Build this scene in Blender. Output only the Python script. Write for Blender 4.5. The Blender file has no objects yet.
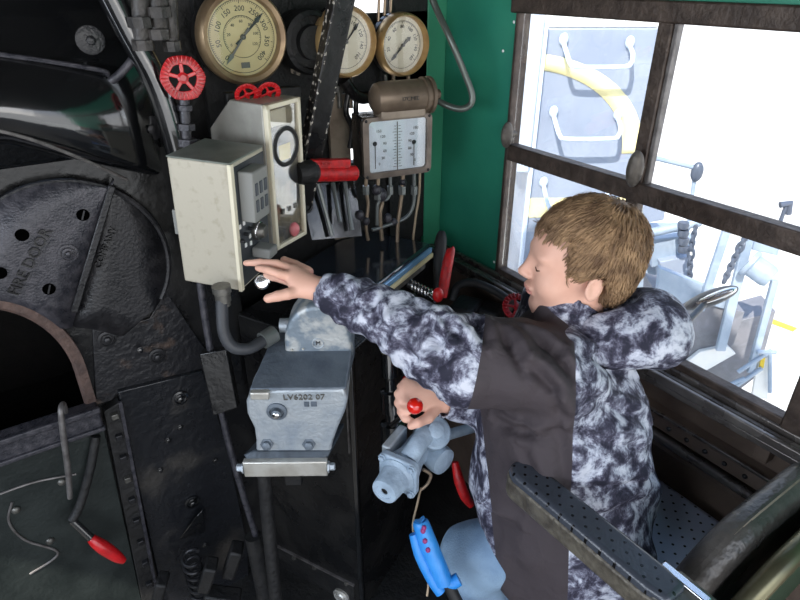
import bpy, bmesh, math, random
import numpy as np
from mathutils import Vector, Matrix, noise as mnoise
random.seed(7); np.random.seed(7)
SC = bpy.context.scene
COL = SC.collection
PI = math.pi
# ------------------------------------------------------------------ camera
YAW, PITCH = math.radians(34.0), math.radians(28.6)
CAM = Vector((0, 0, 1.6))
FW = Vector((math.sin(YAW)*math.cos(PITCH), math.cos(YAW)*math.cos(PITCH), -math.sin(PITCH)))
RT = Vector((math.cos(YAW), -math.sin(YAW), 0))
UP = RT.cross(FW)
cd = bpy.data.cameras.new('camera'); cam = bpy.data.objects.new('camera', cd); COL.objects.link(cam)
cd.sensor_width = 36; cd.lens = 27.0; cd.clip_start = 0.02; cd.clip_end = 500
cam.matrix_world = Matrix(((RT.x, UP.x, -FW.x, CAM.x), (RT.y, UP.y, -FW.y, CAM.y), (RT.z, UP.z, -FW.z, CAM.z), (0, 0, 0, 1)))
SC.camera = cam
def ray(px, py): return FW + RT*((px-400)/600.0) - UP*((py-300)/600.0)
def at(px, py, x=None, y=None, z=None, d=None):      # a direction seen from the doorway, met with a real plane
    r = ray(px, py)
    if d is not None: t = d
    elif x is not None: t = (x-CAM.x)/r.x
    elif y is not None: t = (y-CAM.y)/r.y
    else: t = (z-CAM.z)/r.z
    return CAM + r*t
V = Vector
# ------------------------------------------------------------------ materials
def lin(c):
    return tuple(((v/255.0)/12.92 if v/255.0 <= .04045 else ((v/255.0+.055)/1.055)**2.4) for v in c) + (1.0,)
def mat(name, c, r=.5, metal=0., c2=None, scale=12., lo=.4, hi=.65, bump=0., bscale=80., rvar=0., coat=0., detail=5., stretch=(1,1,1), dist=0., spec=.5):
    m = bpy.data.materials.new(name); m.use_nodes = True
    N = m.node_tree.nodes; L = m.node_tree.links
    b = N['Principled BSDF']
    b.inputs['Base Color'].default_value = lin(c); b.inputs['Roughness'].default_value = r
    b.inputs['Metallic'].default_value = metal; b.inputs['Coat Weight'].default_value = coat
    b.inputs['Coat Roughness'].default_value = .12; b.inputs['Specular IOR Level'].default_value = spec
    tc = N.new('ShaderNodeTexCoord'); mp = N.new('ShaderNodeMapping'); mp.inputs['Scale'].default_value = stretch
    L.new(tc.outputs['Object'], mp.inputs['Vector'])
    if c2 is not None or rvar:
        n = N.new('ShaderNodeTexNoise'); n.inputs['Scale'].default_value = scale; n.inputs['Detail'].default_value = detail
        n.inputs['Distortion'].default_value = dist
        L.new(mp.outputs['Vector'], n.inputs['Vector'])
        if c2 is not None:
            cr = N.new('ShaderNodeValToRGB'); cr.color_ramp.elements[0].position = lo; cr.color_ramp.elements[1].position = hi
            cr.color_ramp.elements[0].color = lin(c); cr.color_ramp.elements[1].color = lin(c2)
            L.new(n.outputs['Fac'], cr.inputs['Fac']); L.new(cr.outputs['Color'], b.inputs['Base Color'])
        if rvar:
            mr = N.new('ShaderNodeMapRange'); mr.inputs['From Min'].default_value = .3; mr.inputs['From Max'].default_value = .7
            mr.inputs['To Min'].default_value = max(.03, r-rvar); mr.inputs['To Max'].default_value = min(1, r+rvar)
            L.new(n.outputs['Fac'], mr.inputs['Value']); L.new(mr.outputs['Result'], b.inputs['Roughness'])
    if bump:
        n2 = N.new('ShaderNodeTexNoise'); n2.inputs['Scale'].default_value = bscale; n2.inputs['Detail'].default_value = 3
        L.new(mp.outputs['Vector'], n2.inputs['Vector'])
        bp = N.new('ShaderNodeBump'); bp.inputs['Strength'].default_value = bump; bp.inputs['Distance'].default_value = .01
        L.new(n2.outputs['Fac'], bp.inputs['Height']); L.new(bp.outputs['Normal'], b.inputs['Normal'])
    return m
def glass_mat(name, tint=(1, 1, 1), gl=.06, rough=.02):
    m = bpy.data.materials.new(name); m.use_nodes = True
    N = m.node_tree.nodes; L = m.node_tree.links; N.clear()
    o = N.new('ShaderNodeOutputMaterial'); t = N.new('ShaderNodeBsdfTransparent'); g = N.new('ShaderNodeBsdfGlossy'); mx = N.new('ShaderNodeMixShader')
    t.inputs['Color'].default_value = (*tint, 1); g.inputs['Roughness'].default_value = rough
    lw = N.new('ShaderNodeLayerWeight'); lw.inputs['Blend'].default_value = .25
    ma = N.new('ShaderNodeMath'); ma.operation = 'MULTIPLY_ADD'; ma.inputs[1].default_value = .35; ma.inputs[2].default_value = gl
    L.new(lw.outputs['Fresnel'], ma.inputs[0]); L.new(ma.outputs[0], mx.inputs['Fac'])
    L.new(t.outputs[0], mx.inputs[1]); L.new(g.outputs[0], mx.inputs[2]); L.new(mx.outputs[0], o.inputs['Surface'])
    return m
def camo_mat(name):
    m = bpy.data.materials.new(name); m.use_nodes = True
    N = m.node_tree.nodes; L = m.node_tree.links; b = N['Principled BSDF']
    b.inputs['Roughness'].default_value = .75; b.inputs['Specular IOR Level'].default_value = .3
    tc = N.new('ShaderNodeTexCoord')
    n = N.new('ShaderNodeTexNoise'); n.inputs['Scale'].default_value = 25.0; n.inputs['Detail'].default_value = 6; n.inputs['Distortion'].default_value = .35; n.inputs['Roughness'].default_value = .68
    L.new(tc.outputs['Object'], n.inputs['Vector'])
    cr = N.new('ShaderNodeValToRGB'); e = cr.color_ramp.elements
    e[0].position = .40; e[0].color = lin((40, 40, 54)); e[1].position = .62; e[1].color = lin((204, 206, 216))
    for p, c in ((.455, (66, 64, 80)), (.51, (112, 112, 128)), (.56, (172, 176, 190))):
        q = e.new(p); q.color = lin(c)
    L.new(n.outputs['Fac'], cr.inputs['Fac']); L.new(cr.outputs['Color'], b.inputs['Base Color'])
    n2 = N.new('ShaderNodeTexNoise'); n2.inputs['Scale'].default_value = 30; n2.inputs['Detail'].default_value = 3; n2.inputs['Distortion'].default_value = .6
    L.new(tc.outputs['Object'], n2.inputs['Vector'])
    bp = N.new('ShaderNodeBump'); bp.inputs['Strength'].default_value = .35; bp.inputs['Distance'].default_value = .012
    L.new(n2.outputs['Fac'], bp.inputs['Height']); L.new(bp.outputs['Normal'], b.inputs['Normal'])
    return m
def coat_mat(name, camo, char):
    m = camo.copy(); m.name = name
    N = m.node_tree.nodes; L = m.node_tree.links
    b = [n for n in N if n.type == 'BSDF_PRINCIPLED'][0]
    src = b.inputs['Base Color'].links[0].from_socket
    at_ = N.new('ShaderNodeAttribute'); at_.attribute_name = 'panel'
    gt = N.new('ShaderNodeMath'); gt.operation = 'GREATER_THAN'; gt.inputs[1].default_value = 0.0; L.new(at_.outputs['Fac'], gt.inputs[0])
    mx = N.new('ShaderNodeMix'); mx.data_type = 'RGBA'; mx.inputs['B'].default_value = lin(char)
    L.new(gt.outputs[0], mx.inputs['Factor']); L.new(src, mx.inputs['A']); L.new(mx.outputs['Result'], b.inputs['Base Color'])
    return m
def perforated_mat(name, c, cell=.024, hole=.0030, r=.5):
    m = bpy.data.materials.new(name); m.use_nodes = True
    N = m.node_tree.nodes; L = m.node_tree.links; b = N['Principled BSDF']
    b.inputs['Roughness'].default_value = r
    tc = N.new('ShaderNodeTexCoord'); rot = N.new('ShaderNodeMapping'); rot.inputs['Rotation'].default_value = (0, 0, PI/4)
    L.new(tc.outputs['Object'], rot.inputs['Vector'])
    sx = N.new('ShaderNodeSeparateXYZ'); L.new(rot.outputs['Vector'], sx.inputs[0])
    sq = []
    for ax in ('X', 'Y'):
        a = N.new('ShaderNodeMath'); a.operation = 'PINGPONG'; a.inputs[1].default_value = cell/2; L.new(sx.outputs[ax], a.inputs[0])
        p = N.new('ShaderNodeMath'); p.operation = 'MULTIPLY'; L.new(a.outputs[0], p.inputs[0]); L.new(a.outputs[0], p.inputs[1]); sq.append(p)
    s = N.new('ShaderNodeMath'); s.operation = 'ADD'; L.new(sq[0].outputs[0], s.inputs[0]); L.new(sq[1].outputs[0], s.inputs[1])
    lt = N.new('ShaderNodeMath'); lt.operation = 'LESS_THAN'; lt.inputs[1].default_value = hole*hole; L.new(s.outputs[0], lt.inputs[0])
    mx = N.new('ShaderNodeMix'); mx.data_type = 'RGBA'; mx.inputs['A'].default_value = lin(c); mx.inputs['B'].default_value = lin((8, 8, 10))
    L.new(lt.outputs[0], mx.inputs['Factor']); L.new(mx.outputs['Result'], b.inputs['Base Color'])
    n2 = N.new('ShaderNodeTexNoise'); n2.inputs['Scale'].default_value = 220; L.new(tc.outputs['Object'], n2.inputs['Vector'])
    bp = N.new('ShaderNodeBump'); bp.inputs['Strength'].default_value = .15; bp.inputs['Distance'].default_value = .004
    L.new(n2.outputs['Fac'], bp.inputs['Height']); L.new(bp.outputs['Normal'], b.inputs['Normal'])
    return m
K = {}
K['black'] = mat('black_enamel', (18, 18, 19), .30, 0, (32, 31, 30), 9, bump=.25, bscale=35, rvar=.14, coat=.12, spec=.4)
K['desk'] = mat('glossy_slate_black_top', (36, 41, 48), .10, 0, (42, 46, 52), 5, coat=.8, spec=.7)
K['black_gloss'] = mat('glossy_black_enamel', (14, 15, 17), .14, 0, (26, 26, 27), 6, bump=.12, bscale=18, rvar=.08, coat=1.0, spec=.9)
K['cast'] = mat('rough_cast_black_iron', (48, 48, 54), .34, .2, (72, 70, 75), 60, bump=.22, bscale=230, rvar=.10)
K['cast_dark'] = mat('dark_cast_black_iron', (24, 24, 27), .40, .1, (39, 38, 40), 30, bump=.18, bscale=150, rvar=.14)
K['plate'] = mat('dusty_black_plate', (30, 31, 34), .27, .1, (86, 81, 74), 6, .56, .82, bump=.35, bscale=50, rvar=.14)
K['dull'] = mat('sooty_black_iron', (15, 15, 16), .6, 0, (30, 29, 28), 14, bump=.4, bscale=60)
K['soot'] = mat('firebox_soot', (12, 10, 9), .9, 0, (20, 17, 15), 20, bump=.5, bscale=40)
K['rust'] = mat('rusty_edge_iron', (96, 76, 68), .7, .1, (70, 56, 52), 25, bump=.4, bscale=90)
K['worn'] = mat('worn_black_beam', (26, 24, 23), .4, .1, (190, 182, 170), 95, .57, .63, bump=.3, bscale=60, detail=8)
K['red'] = mat('red_enamel', (200, 24, 30), .35, 0, (168, 16, 22), 30, coat=.4)
K['red_ball'] = mat('glossy_red_ball', (214, 30, 18), .12, coat=.8)
K['redworn'] = mat('scuffed_red_paint', (196, 24, 28), .4, 0, (150, 22, 24), 60, bump=.2)
K['pink'] = mat('pale_red_lens', (216, 120, 124), .2, coat=.5)
K['brass'] = mat('dull_brass', (168, 144, 112), .40, .55, (132, 110, 86), 18, rvar=.1)
K['brass_lt'] = mat('light_brass', (206, 172, 118), .36, .6, (176, 140, 92), 18, rvar=.1)
K['dial'] = mat('cream_dial', (206, 192, 140), .5, 0, (192, 176, 124), 12)
K['dial_w'] = mat('white_dial', (222, 216, 196), .5, 0, (206, 198, 176), 12)
K['dial_b'] = mat('pale_dial', (216, 224, 230), .5, 0, (204, 214, 222), 20)
K['ink'] = mat('black_ink', (24, 24, 24), .6)
K['ink_g'] = mat('grey_ink', (92, 90, 84), .6)
K['cream'] = mat('worn_cream_enamel', (184, 177, 160), .42, .1, (160, 150, 130), 45, .55, .8, bump=.06, bscale=90)
K['cream_y'] = mat('ivory_frame', (222, 214, 190), .4)
K['grey_lid'] = mat('grey_green_lid', (118, 124, 116), .4, .2, (142, 146, 138), 14)
K['grey_pl'] = mat('grey_plastic', (132, 132, 128), .55)
K['slot'] = mat('dark_grey_slot', (70, 74, 80), .5)
K['panel'] = mat('dark_control_panel', (50, 54, 58), .5, 0, (62, 66, 70), 20)
K['white'] = mat('white_paint', (232, 232, 228), .5)
K['chrome'] = mat('chrome', (226, 226, 226), .1, 1.0)
K['alu'] = mat('cast_aluminium', (176, 182, 186), .42, .4, (140, 150, 160), 16, .4, .7, bump=.25, bscale=110, rvar=.1)
K['alu_w'] = mat('chipped_aluminium', (128, 140, 150), .45, .35, (186, 188, 186), 26, .44, .58, bump=.25, bscale=90)
K['alu_lt'] = mat('bright_aluminium', (206, 204, 196), .36, .6, (180, 176, 166), 24, bump=.1)
K['alu_dk'] = mat('dark_grey_aluminium', (104, 113, 122), .5, .35, (84, 93, 104), 18, bump=.25, bscale=100)  # darker grey aluminium for upper plate, bolts and marks
K['vgrey'] = mat('blue_grey_paint', (164, 182, 198), .40, 0, (136, 152, 168), 26, bump=.25)
K['hose'] = mat('dark_grey_hose', (58, 60, 64), .5, 0, (48, 49, 52), 30)
K['hose_lt'] = mat('grey_steel_tube', (120, 124, 122), .35, .5)
K['rod'] = mat('worn_steel_rod', (122, 118, 116), .45, .5, (92, 88, 86), 40)
K['steel'] = mat('dull_steel', (118, 116, 110), .42, .7, (88, 86, 82), 30, bump=.15)
K['bolt'] = mat('greasy_bolt_steel', (52, 52, 54), .35, .6)
K['copper'] = mat('aged_copper_tube', (150, 132, 112), .4, .7)
K['bronze'] = mat('brown_bronze_casing', (122, 106, 90), .42, .45, (98, 84, 70), 14, rvar=.1)
K['tan'] = mat('tan_casing', (150, 136, 120), .5, .2, (122, 108, 94), 20)
K['green'] = mat('green_wall_paint', (50, 142, 114), .42, 0, (42, 128, 106), 4, bump=.08, bscale=30, rvar=.06)
K['green_lt'] = mat('light_green_paint', (62, 148, 114), .42, 0, (54, 136, 104), 5)
K['frame'] = mat('dark_bronze_window_frame', (62, 52, 46), .5, .3, (84, 72, 64), 30, bump=.25, bscale=90)
K['wall_br'] = mat('grimy_black_brown_wall', (100, 86, 76), .40, .1, (120, 104, 92), 10, bump=.2, bscale=40, rvar=.1)
K['ledge'] = mat('worn_steel_ledge', (104, 98, 94), .28, .6, (130, 124, 118), 16, bump=.15, rvar=.1)
K['hole'] = mat('hole_shade_black', (3, 3, 3), 1.0, spec=0.)
K['weld'] = mat('rust_streaked_black_plate', (27, 27, 30), .4, .1, (92, 74, 62), 13, .56, .72, bump=.35, bscale=60)
K['latch'] = mat('grey_latch', (104, 98, 90), .5, .4, (84, 78, 72), 40, bump=.3)
K['floor'] = mat('black_steel_floor', (20, 20, 20), .6, 0, (34, 33, 31), 14, bump=.4)
K['skin'] = mat('skin', (226, 178, 156), .48, 0, (220, 168, 146), 30, .35, .75, spec=.35)
K['lip'] = mat('lip', (208, 142, 128), .4)
K['lash'] = mat('lash_brown', (92, 66, 50), .7)
K['hair'] = mat('light_brown_hair', (104, 80, 60), .55, 0, (166, 134, 100), 40, .35, .7, stretch=(1, 1, 1), spec=.2)
K['camo'] = camo_mat('marbled_white_navy_cloth')
K['char'] = mat('charcoal_cloth', (84, 77, 80), .62, 0, (75, 69, 74), 6, bump=.3, bscale=16, spec=.35)
K['coat'] = coat_mat('marbled_and_charcoal_cloth', K['camo'], (66, 59, 62))
K['denim'] = mat('faded_denim', (134, 160, 184), .8, 0, (100, 128, 158), 12, .4, .7, bump=.25, bscale=300)
K['vinyl'] = perforated_mat('perforated_grey_vinyl', (192, 202, 222), r=.36)
K['vinyl_b'] = perforated_mat('perforated_black_vinyl', (62, 66, 74), .019, .0026, .26)
K['leather'] = mat('worn_black_leather', (62, 59, 56), .34, 0, (88, 83, 78), 10, bump=.35, bscale=60, rvar=.1)
K['band'] = mat('worn_grey_armrest_edge', (112, 106, 94), .48, .35, (80, 74, 66), 40, bump=.3, bscale=120)
K['tube_gr'] = mat('olive_bronze_tube', (118, 114, 88), .3, .7, (96, 92, 72), 12)
K['shell_gr'] = mat('dark_green_shell', (16, 60, 40), .35, .1)
K['blue'] = mat('bright_blue_grip', (36, 132, 214), .4, 0, (64, 150, 222), 20, bump=.2, bscale=60)
K['bluemark'] = mat('red_smear', (150, 50, 110), .5)
K['wire'] = mat('tan_wire', (170, 150, 124), .6)
K['refl_blue'] = mat('pale_blue_reflection', (136, 178, 214), .2, .3)  # blue and cream desk edges: reflections put into the colour
K['refl_cream'] = mat('cream_reflection_edge', (226, 208, 160), .4)
K['stone'] = mat('grey_rough_casting', (112, 108, 100), .7, 0, (72, 68, 62), 26, bump=.5)
K['pane'] = glass_mat('window_glass')
K['gglass'] = glass_mat('gauge_glass', gl=.05)
K['loco'] = mat('blue_grey_locomotive_paint', (140, 150, 168), .4, 0, (150, 160, 176), 3)
K['loco_lt'] = mat('pale_grey_locomotive_paint', (186, 196, 210), .4)
K['yellow'] = mat('pale_yellow_stripe', (250, 236, 176), .5)
K['silver'] = mat('pale_silver_paint', (160, 174, 190), .4, .1, (142, 158, 176), 8)
K['deck'] = mat('grey_walkway_plate', (128, 128, 134), .6, 0, (112, 114, 120), 6)
K['rung'] = mat('white_grab_iron', (206, 220, 238), .4)
K['concrete'] = mat('bright_concrete', (226, 222, 210), .9, 0, (206, 202, 190), 2)
K['paint_y'] = mat('yellow_ground_line', (226, 196, 60), .7)
K['chain'] = mat('pale_chain', (84, 92, 106), .4, .2)
K['wagon'] = mat('cream_wagon', (214, 204, 176), .6)
K['mirror_h'] = mat('grey_mirror_shell', (92, 92, 92), .4, .3)
# ------------------------------------------------------------------ mesh builder
def cr_path(pts, n=8):
    pts = [V(p) for p in pts]
    if len(pts) < 3: return pts
    out = []
    for i in range(len(pts)-1):
        p0 = pts[max(i-1, 0)]; p1 = pts[i]; p2 = pts[i+1]; p3 = pts[min(i+2, len(pts)-1)]
        for k in range(n):
            t = k/n
            out.append(.5*((2*p1)+(p2-p0)*t+(2*p0-5*p1+4*p2-p3)*t*t+(3*p1-p0-3*p2+p3)*t**3))
    out.append(pts[-1]); return out
def basis(ax):
    ax = V(ax).normalized(); u = ax.cross(V((0, 0, 1)))
    if u.length < .05: u = ax.cross(V((0, 1, 0)))
    u.normalize(); return u, ax.cross(u).normalized(), ax
class MB:
    def __init__(s): s.v = []; s.f = []
    def _add(s, vs, fs):
        o = len(s.v); s.v += [tuple(q) for q in vs]; s.f += [tuple(i+o for i in f) for f in fs]; return s
    def box(s, c, d, R=None):
        c = V(c); h = V(d)/2; vs = []
        for x in (-1, 1):
            for y in (-1, 1):
                for z in (-1, 1):
                    q = V((x*h.x, y*h.y, z*h.z)); vs.append(c+(R@q if R else q))
        return s._add(vs, [(0, 1, 3, 2), (4, 6, 7, 5), (0, 4, 5, 1), (2, 3, 7, 6), (0, 2, 6, 4), (1, 5, 7, 3)])
    def bb(s, lo, hi): return s.box((V(lo)+V(hi))/2, V(hi)-V(lo))
    def hexa(s, p):           # 8 points: bottom ring 0-3, top ring 4-7
        return s._add(p, [(3, 2, 1, 0), (4, 5, 6, 7), (0, 1, 5, 4), (1, 2, 6, 5), (2, 3, 7, 6), (3, 0, 4, 7)])
    def bar(s, a, b, w, h, up=(0, 0, 1)):
        a = V(a); b = V(b); ax = (b-a).normalized(); u = ax.cross(V(up)).normalized(); v = u.cross(ax)
        vs = [p+u*(w/2*i)+v*(h/2*j) for p in (a, b) for i, j in ((-1, -1), (1, -1), (1, 1), (-1, 1))]
        return s._add(vs, [(0, 1, 2, 3), (7, 6, 5, 4), (0, 4, 5, 1), (1, 5, 6, 2), (2, 6, 7, 3), (3, 7, 4, 0)])
    def lathe(s, prof, o, ax, n=28, caps=True):
        u, v, w = basis(ax); o = V(o); vs = []; fs = []
        for r, h in prof:
            for i in range(n):
                a = 2*PI*i/n; vs.append(o+w*h+u*(r*math.cos(a))+v*(r*math.sin(a)))
        for j in range(len(prof)-1):
            for i in range(n):
                k = (i+1) % n; fs.append((j*n+i, j*n+k, (j+1)*n+k, (j+1)*n+i))
        if caps:
            if prof[0][0] > 1e-5: fs.append(tuple(range(n-1, -1, -1)))
            if prof[-1][0] > 1e-5: fs.append(tuple((len(prof)-1)*n+i for i in range(n)))
        return s._add(vs, fs)
    def cyl(s, a, b, r, r2=None, n=20):
        a = V(a); b = V(b); return s.lathe([(r, 0), (r if r2 is None else r2, (b-a).length)], a, b-a, n)
    def tube(s, pts, r, n=10, sm=8, closed=False, rr=None):
        P = [V(p) for p in pts]
        if closed: P = P
        elif sm: P = cr_path(P, sm)
        m = len(P); vs = []; fs = []
        t0 = (P[1]-P[0]).normalized(); u = basis(t0)[0]
        for i, p in enumerate(P):
            if closed: t = (P[(i+1) % m]-P[i-1]).normalized()
            else: t = (P[min(i+1, m-1)]-P[max(i-1, 0)]).normalized()
            u = (u-t*u.dot(t)); u = u.normalized() if u.length > 1e-6 else basis(t)[0]
            v = t.cross(u)
            q = r if rr is None else float(np.interp(i/(m-1), np.linspace(0, 1, len(rr)), rr))
            for k in range(n):
                a = 2*PI*k/n; vs.append(p+u*(q*math.cos(a))+v*(q*math.sin(a)))
        for i in range(m if closed else m-1):
            j = (i+1) % m
            for k in range(n):
                l = (k+1) % n; fs.append((i*n+k, i*n+l, j*n+l, j*n+k))
        if not closed:
            fs.append(tuple(range(n-1, -1, -1))); fs.append(tuple((m-1)*n+k for k in range(n)))
        return s._add(vs, fs)
    def ring(s, c, ax, R, r, n=40, m=10):
        u, v, w = basis(ax); c = V(c)
        return s.tube([c+u*(R*math.cos(2*PI*i/n))+v*(R*math.sin(2*PI*i/n)) for i in range(n)], r, m, closed=True)
    def sphere(s, c, r, n=20, m=12, R=None):
        c = V(c); r = V(r) if not isinstance(r, (int, float)) else V((r, r, r)); vs = []; fs = []
        for j in range(m+1):
            t = PI*j/m
            for i in range(n):
                a = 2*PI*i/n; q = V((r.x*math.sin(t)*math.cos(a), r.y*math.sin(t)*math.sin(a), r.z*math.cos(t)))
                vs.append(c+(R@q if R else q))
        for j in range(m):
            for i in range(n):
                k = (i+1) % n; fs.append((j*n+i, (j+1)*n+i, (j+1)*n+k, j*n+k))
        return s._add(vs, fs)
    def prism(s, poly, depth, o=(0, 0, 0), u=(1, 0, 0), v=(0, 0, 1), w=(0, 1, 0)):   # 2-D outline pushed along w
        o = V(o); u = V(u); v = V(v); w = V(w); n = len(poly)
        a = [o+u*p[0]+v*p[1] for p in poly]; b = [q+w*depth for q in a]
        fs = [tuple(range(n)), tuple(range(2*n-1, n-1, -1))]+[(i, n+i, n+(i+1) % n, (i+1) % n) for i in range(n)]
        return s._add(a+b, fs)
    def strip(s, rows, thick=None):   # a sheet of rows of points
        n = len(rows[0]); vs = [p for r in rows for p in r]; fs = []
        for j in range(len(rows)-1):
            for i in range(n-1): fs.append((j*n+i, j*n+i+1, (j+1)*n+i+1, (j+1)*n+i))
        return s._add(vs, fs)
    def build(s, name, m, parent=None, bevel=0., seg=2, smooth=True, label=None, kind=None, subsurf=0, solid=0., fixn=True):
        me = bpy.data.meshes.new(name); me.from_pydata(s.v, [], s.f); me.update()
        if fixn:
            b = bmesh.new(); b.from_mesh(me)
            bmesh.ops.recalc_face_normals(b, faces=b.faces); b.to_mesh(me); b.free()
        for q in (m if isinstance(m, (list, tuple)) else [m]): me.materials.append(q)
        o = bpy.data.objects.new(name, me); COL.objects.link(o)
        if solid:
            md = o.modifiers.new('thickness', 'SOLIDIFY'); md.thickness = solid; md.offset = 0
        if bevel:
            md = o.modifiers.new('bevel', 'BEVEL'); md.width = bevel; md.segments = seg; md.limit_method = 'ANGLE'; md.angle_limit = math.radians(40)
        if subsurf:
            md = o.modifiers.new('smooth', 'SUBSURF'); md.levels = subsurf; md.render_levels = subsurf
        if smooth:
            me.polygons.foreach_set('use_smooth', [True]*len(me.polygons))
            try: me.set_sharp_from_angle(angle=math.radians(38))
            except Exception: pass
        if parent is not None: o.parent = parent
        if label: o['label'] = label
        if kind: o['kind'] = kind
        return o
def rr_poly(w, h, r, n=6, cx=0, cz=0):
    out = []
    for sx, sz, a0 in ((1, 1, 0), (-1, 1, 90), (-1, -1, 180), (1, -1, 270)):
        for k in range(n+1):
            a = math.radians(a0+90*k/n); out.append((cx+sx*(w/2-r)+r*math.cos(a), cz+sz*(h/2-r)+r*math.sin(a)))
    return out
WM = {}
def tag(o, label, cat, group=None):
    o['label'] = label; o['category'] = cat
    if group: o['group'] = group
    return o
def thing(name, label, cat, loc=(0, 0, 0), yaw=0., group=None, pitch=0., roll=0.):
    o = bpy.data.objects.new(name, None); COL.objects.link(o); o.empty_display_size = .05
    o.location = loc
    Rm = Matrix.Rotation(math.radians(-yaw), 4, 'Z') @ Matrix.Rotation(math.radians(pitch), 4, 'X') @ Matrix.Rotation(math.radians(roll), 4, 'Y')
    o.rotation_euler = Rm.to_euler()
    WM[o.name] = Matrix.Translation(V(loc)) @ Rm
    return tag(o, label, cat, group)
def loc_of(e, P): return WM[e.name].inverted() @ V(P)
def on(e, px, py, y=0., ax=1):      # point of a plane of the thing's own frame
    Mi = WM[e.name].inverted(); o = Mi @ CAM; r = Mi.to_3x3() @ ray(px, py)
    return o+r*((y-o[ax])/r[ax])
def struct(name, mb, m, parent=None, **k):
    return mb.build(name, m, parent, kind='structure' if parent is None else None, **k)
def text(name, body, size, m, parent, loc, R=None, ext=.0008, align='CENTER', label=None, sx=1.):
    cu = bpy.data.curves.new(name, 'FONT'); cu.body = body; cu.size = size; cu.extrude = ext
    cu.align_x = align; cu.align_y = 'CENTER'; cu.resolution_u = 2
    t = bpy.data.objects.new(name, cu); COL.objects.link(t)
    dg = bpy.context.evaluated_depsgraph_get(); me = bpy.data.meshes.new_from_object(t.evaluated_get(dg))
    bpy.data.objects.remove(t)
    B = Matrix(((1, 0, 0), (0, 0, -1), (0, 1, 0)))        # upright, facing -y
    Rm = (R.to_3x3() if R else Matrix.Identity(3)) @ B
    me.transform(Matrix.Translation(V(loc)) @ (Rm @ Matrix.Diagonal((sx, 1, 1))).to_4x4())
    me.materials.clear(); me.materials.append(m); me.name = name
    o = bpy.data.objects.new(name, me); COL.objects.link(o)
    if parent is not None: o.parent = parent
    if label: o['label'] = label
    return o
def join_mesh(name, objs, m, parent):
    vs = []; fs = []
    for o in objs:
        b = len(vs); vs += [tuple(v.co) for v in o.data.vertices]; fs += [tuple(i+b for i in p.vertices) for p in o.data.polygons]
        bpy.data.objects.remove(o)
    mb = MB(); mb.v = vs; mb.f = fs
    return mb.build(name, m, parent, smooth=False, fixn=False)
def bolt(mb, p, ax, r, h=None):
    u, v, w = basis(ax); p = V(p); h = h or r*.9
    mb.lathe([(r*1.5, 0), (r*1.5, h*.25), (r, h*.3), (r, h), (r*.75, h*1.12)], p, ax, 6)
SKY, SUN, SUND, REAR, LEFT = 2.0, 8.0, (.62, .35, -.75), 14, 26
# ================================================================== SETTING
FZ = -.12
struct('floor', MB().bb((-1.7, -1.6, FZ-.06), (1.2, 2.0, FZ)), K['floor'])
struct('ceiling', MB().bb((-1.7, -.95, 2.12), (1.25, 1.6, 2.16)), K['dull'])
YF = 1.49; XW = 1.157
m = MB()                                            # front wall, with a narrow lookout opening behind the gauges
m.bb((1.09, YF, FZ), (XW, YF+.03, .80)).bb((.45, YF, FZ), (.83, YF+.03, 2.12)).bb((1.0, YF, FZ), (1.09, YF+.03, 2.12)).bb((.83, YF, FZ), (1.0, YF+.03, 1.12)).bb((.83, YF, 1.62), (1.0, YF+.03, 2.12))
wf = struct('wall_front', m, K['dull'], smooth=False)
MB().bb((1.09, YF-.012, .80), (XW, YF+.03, 2.12)).build('corner_post', K['green_lt'], wf, bevel=.003)
# right wall of the cab with the big sliding-window opening
y0, y1, z0, z1 = .33, 1.19, .79, 1.535
m = MB()
m.bb((XW, y1, .80), (XW+.03, YF+.03, 2.12)).bb((XW, -.7, z1), (XW+.03, y1, 2.12)).bb((XW, -.7, .80), (XW+.03, y0, z1))
wr = struct('wall_right', m, K['green'], smooth=False)
low = MB().bb((XW, -.7, FZ), (XW+.03, YF+.03, .80))
low.build('lower_panel', K['wall_br'], wr, smooth=False, label='grimy dark brown lower wall panel')
struct('wall_left', MB().bb((-1.7, -.7, FZ), (-1.67, 2.0, .95)), K['dull'])
struct('wall_behind', MB().bb((-1.7, 1.9, FZ), (.60, 1.95, 2.12)), K['dull'])
# roof edge beam above the windows
e = struct('trim_1', MB().bb((XW-.035, -.7, 1.585), (XW, YF, 1.61)).bb((XW-.02, -.7, 1.61), (XW, YF, 1.66)), K['frame'], bevel=.003)
# window
wn = struct('window_1', MB().bb((XW-.018, y0-.05, 1.514), (XW+.012, y1+.015, 1.554)), K['frame'], bevel=.004)
def wpart(n, lo, hi, mt=K['frame'], b=.003, l=None): return MB().bb(lo, hi).build(n, mt, wn, bevel=b, label=l)
wpart('window_stile', (XW-.010, 1.180, .80), (XW+.032, 1.192, 1.52))
wpart('window_stile', (XW-.02, .29, .80), (XW+.015, .345, 1.52))
wpart('window_mullion', (XW-.014, .757, .80), (XW+.012, .789, 1.52))
wpart('mullion_edge', (XW-.008, .747, 1.19), (XW+.01, .757, 1.52), K['rod'], .002, 'pale metal edge of the mullion')
wpart('middle_rail', (XW-.020, .345, 1.155), (XW+.012, 1.172, 1.198))
wpart('bottom_rail', (XW-.016, .345, .80), (XW+.015, 1.172, .830))
for lo, hi in (((.785, 1.19), (1.175, 1.52)), ((.345, 1.19), (.75, 1.52)), ((.785, .82), (1.175, 1.16)), ((.345, .82), (.76, 1.16))):
    MB().bb((XW+.002, lo[0], lo[1]), (XW+.006, hi[0], hi[1])).build('window_pane', K['pane'], wn, smooth=False)
def latch(px, py, n, h, w=.022):
    p = at(px, py, x=XW-.035); g = MB().sphere(p, (.018, w, h), 16, 12)
    g.cyl(p+V((.0, 0, 0)), p+V((.03, 0, 0)), .008); g.build(n, K['latch'], wn)
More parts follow.
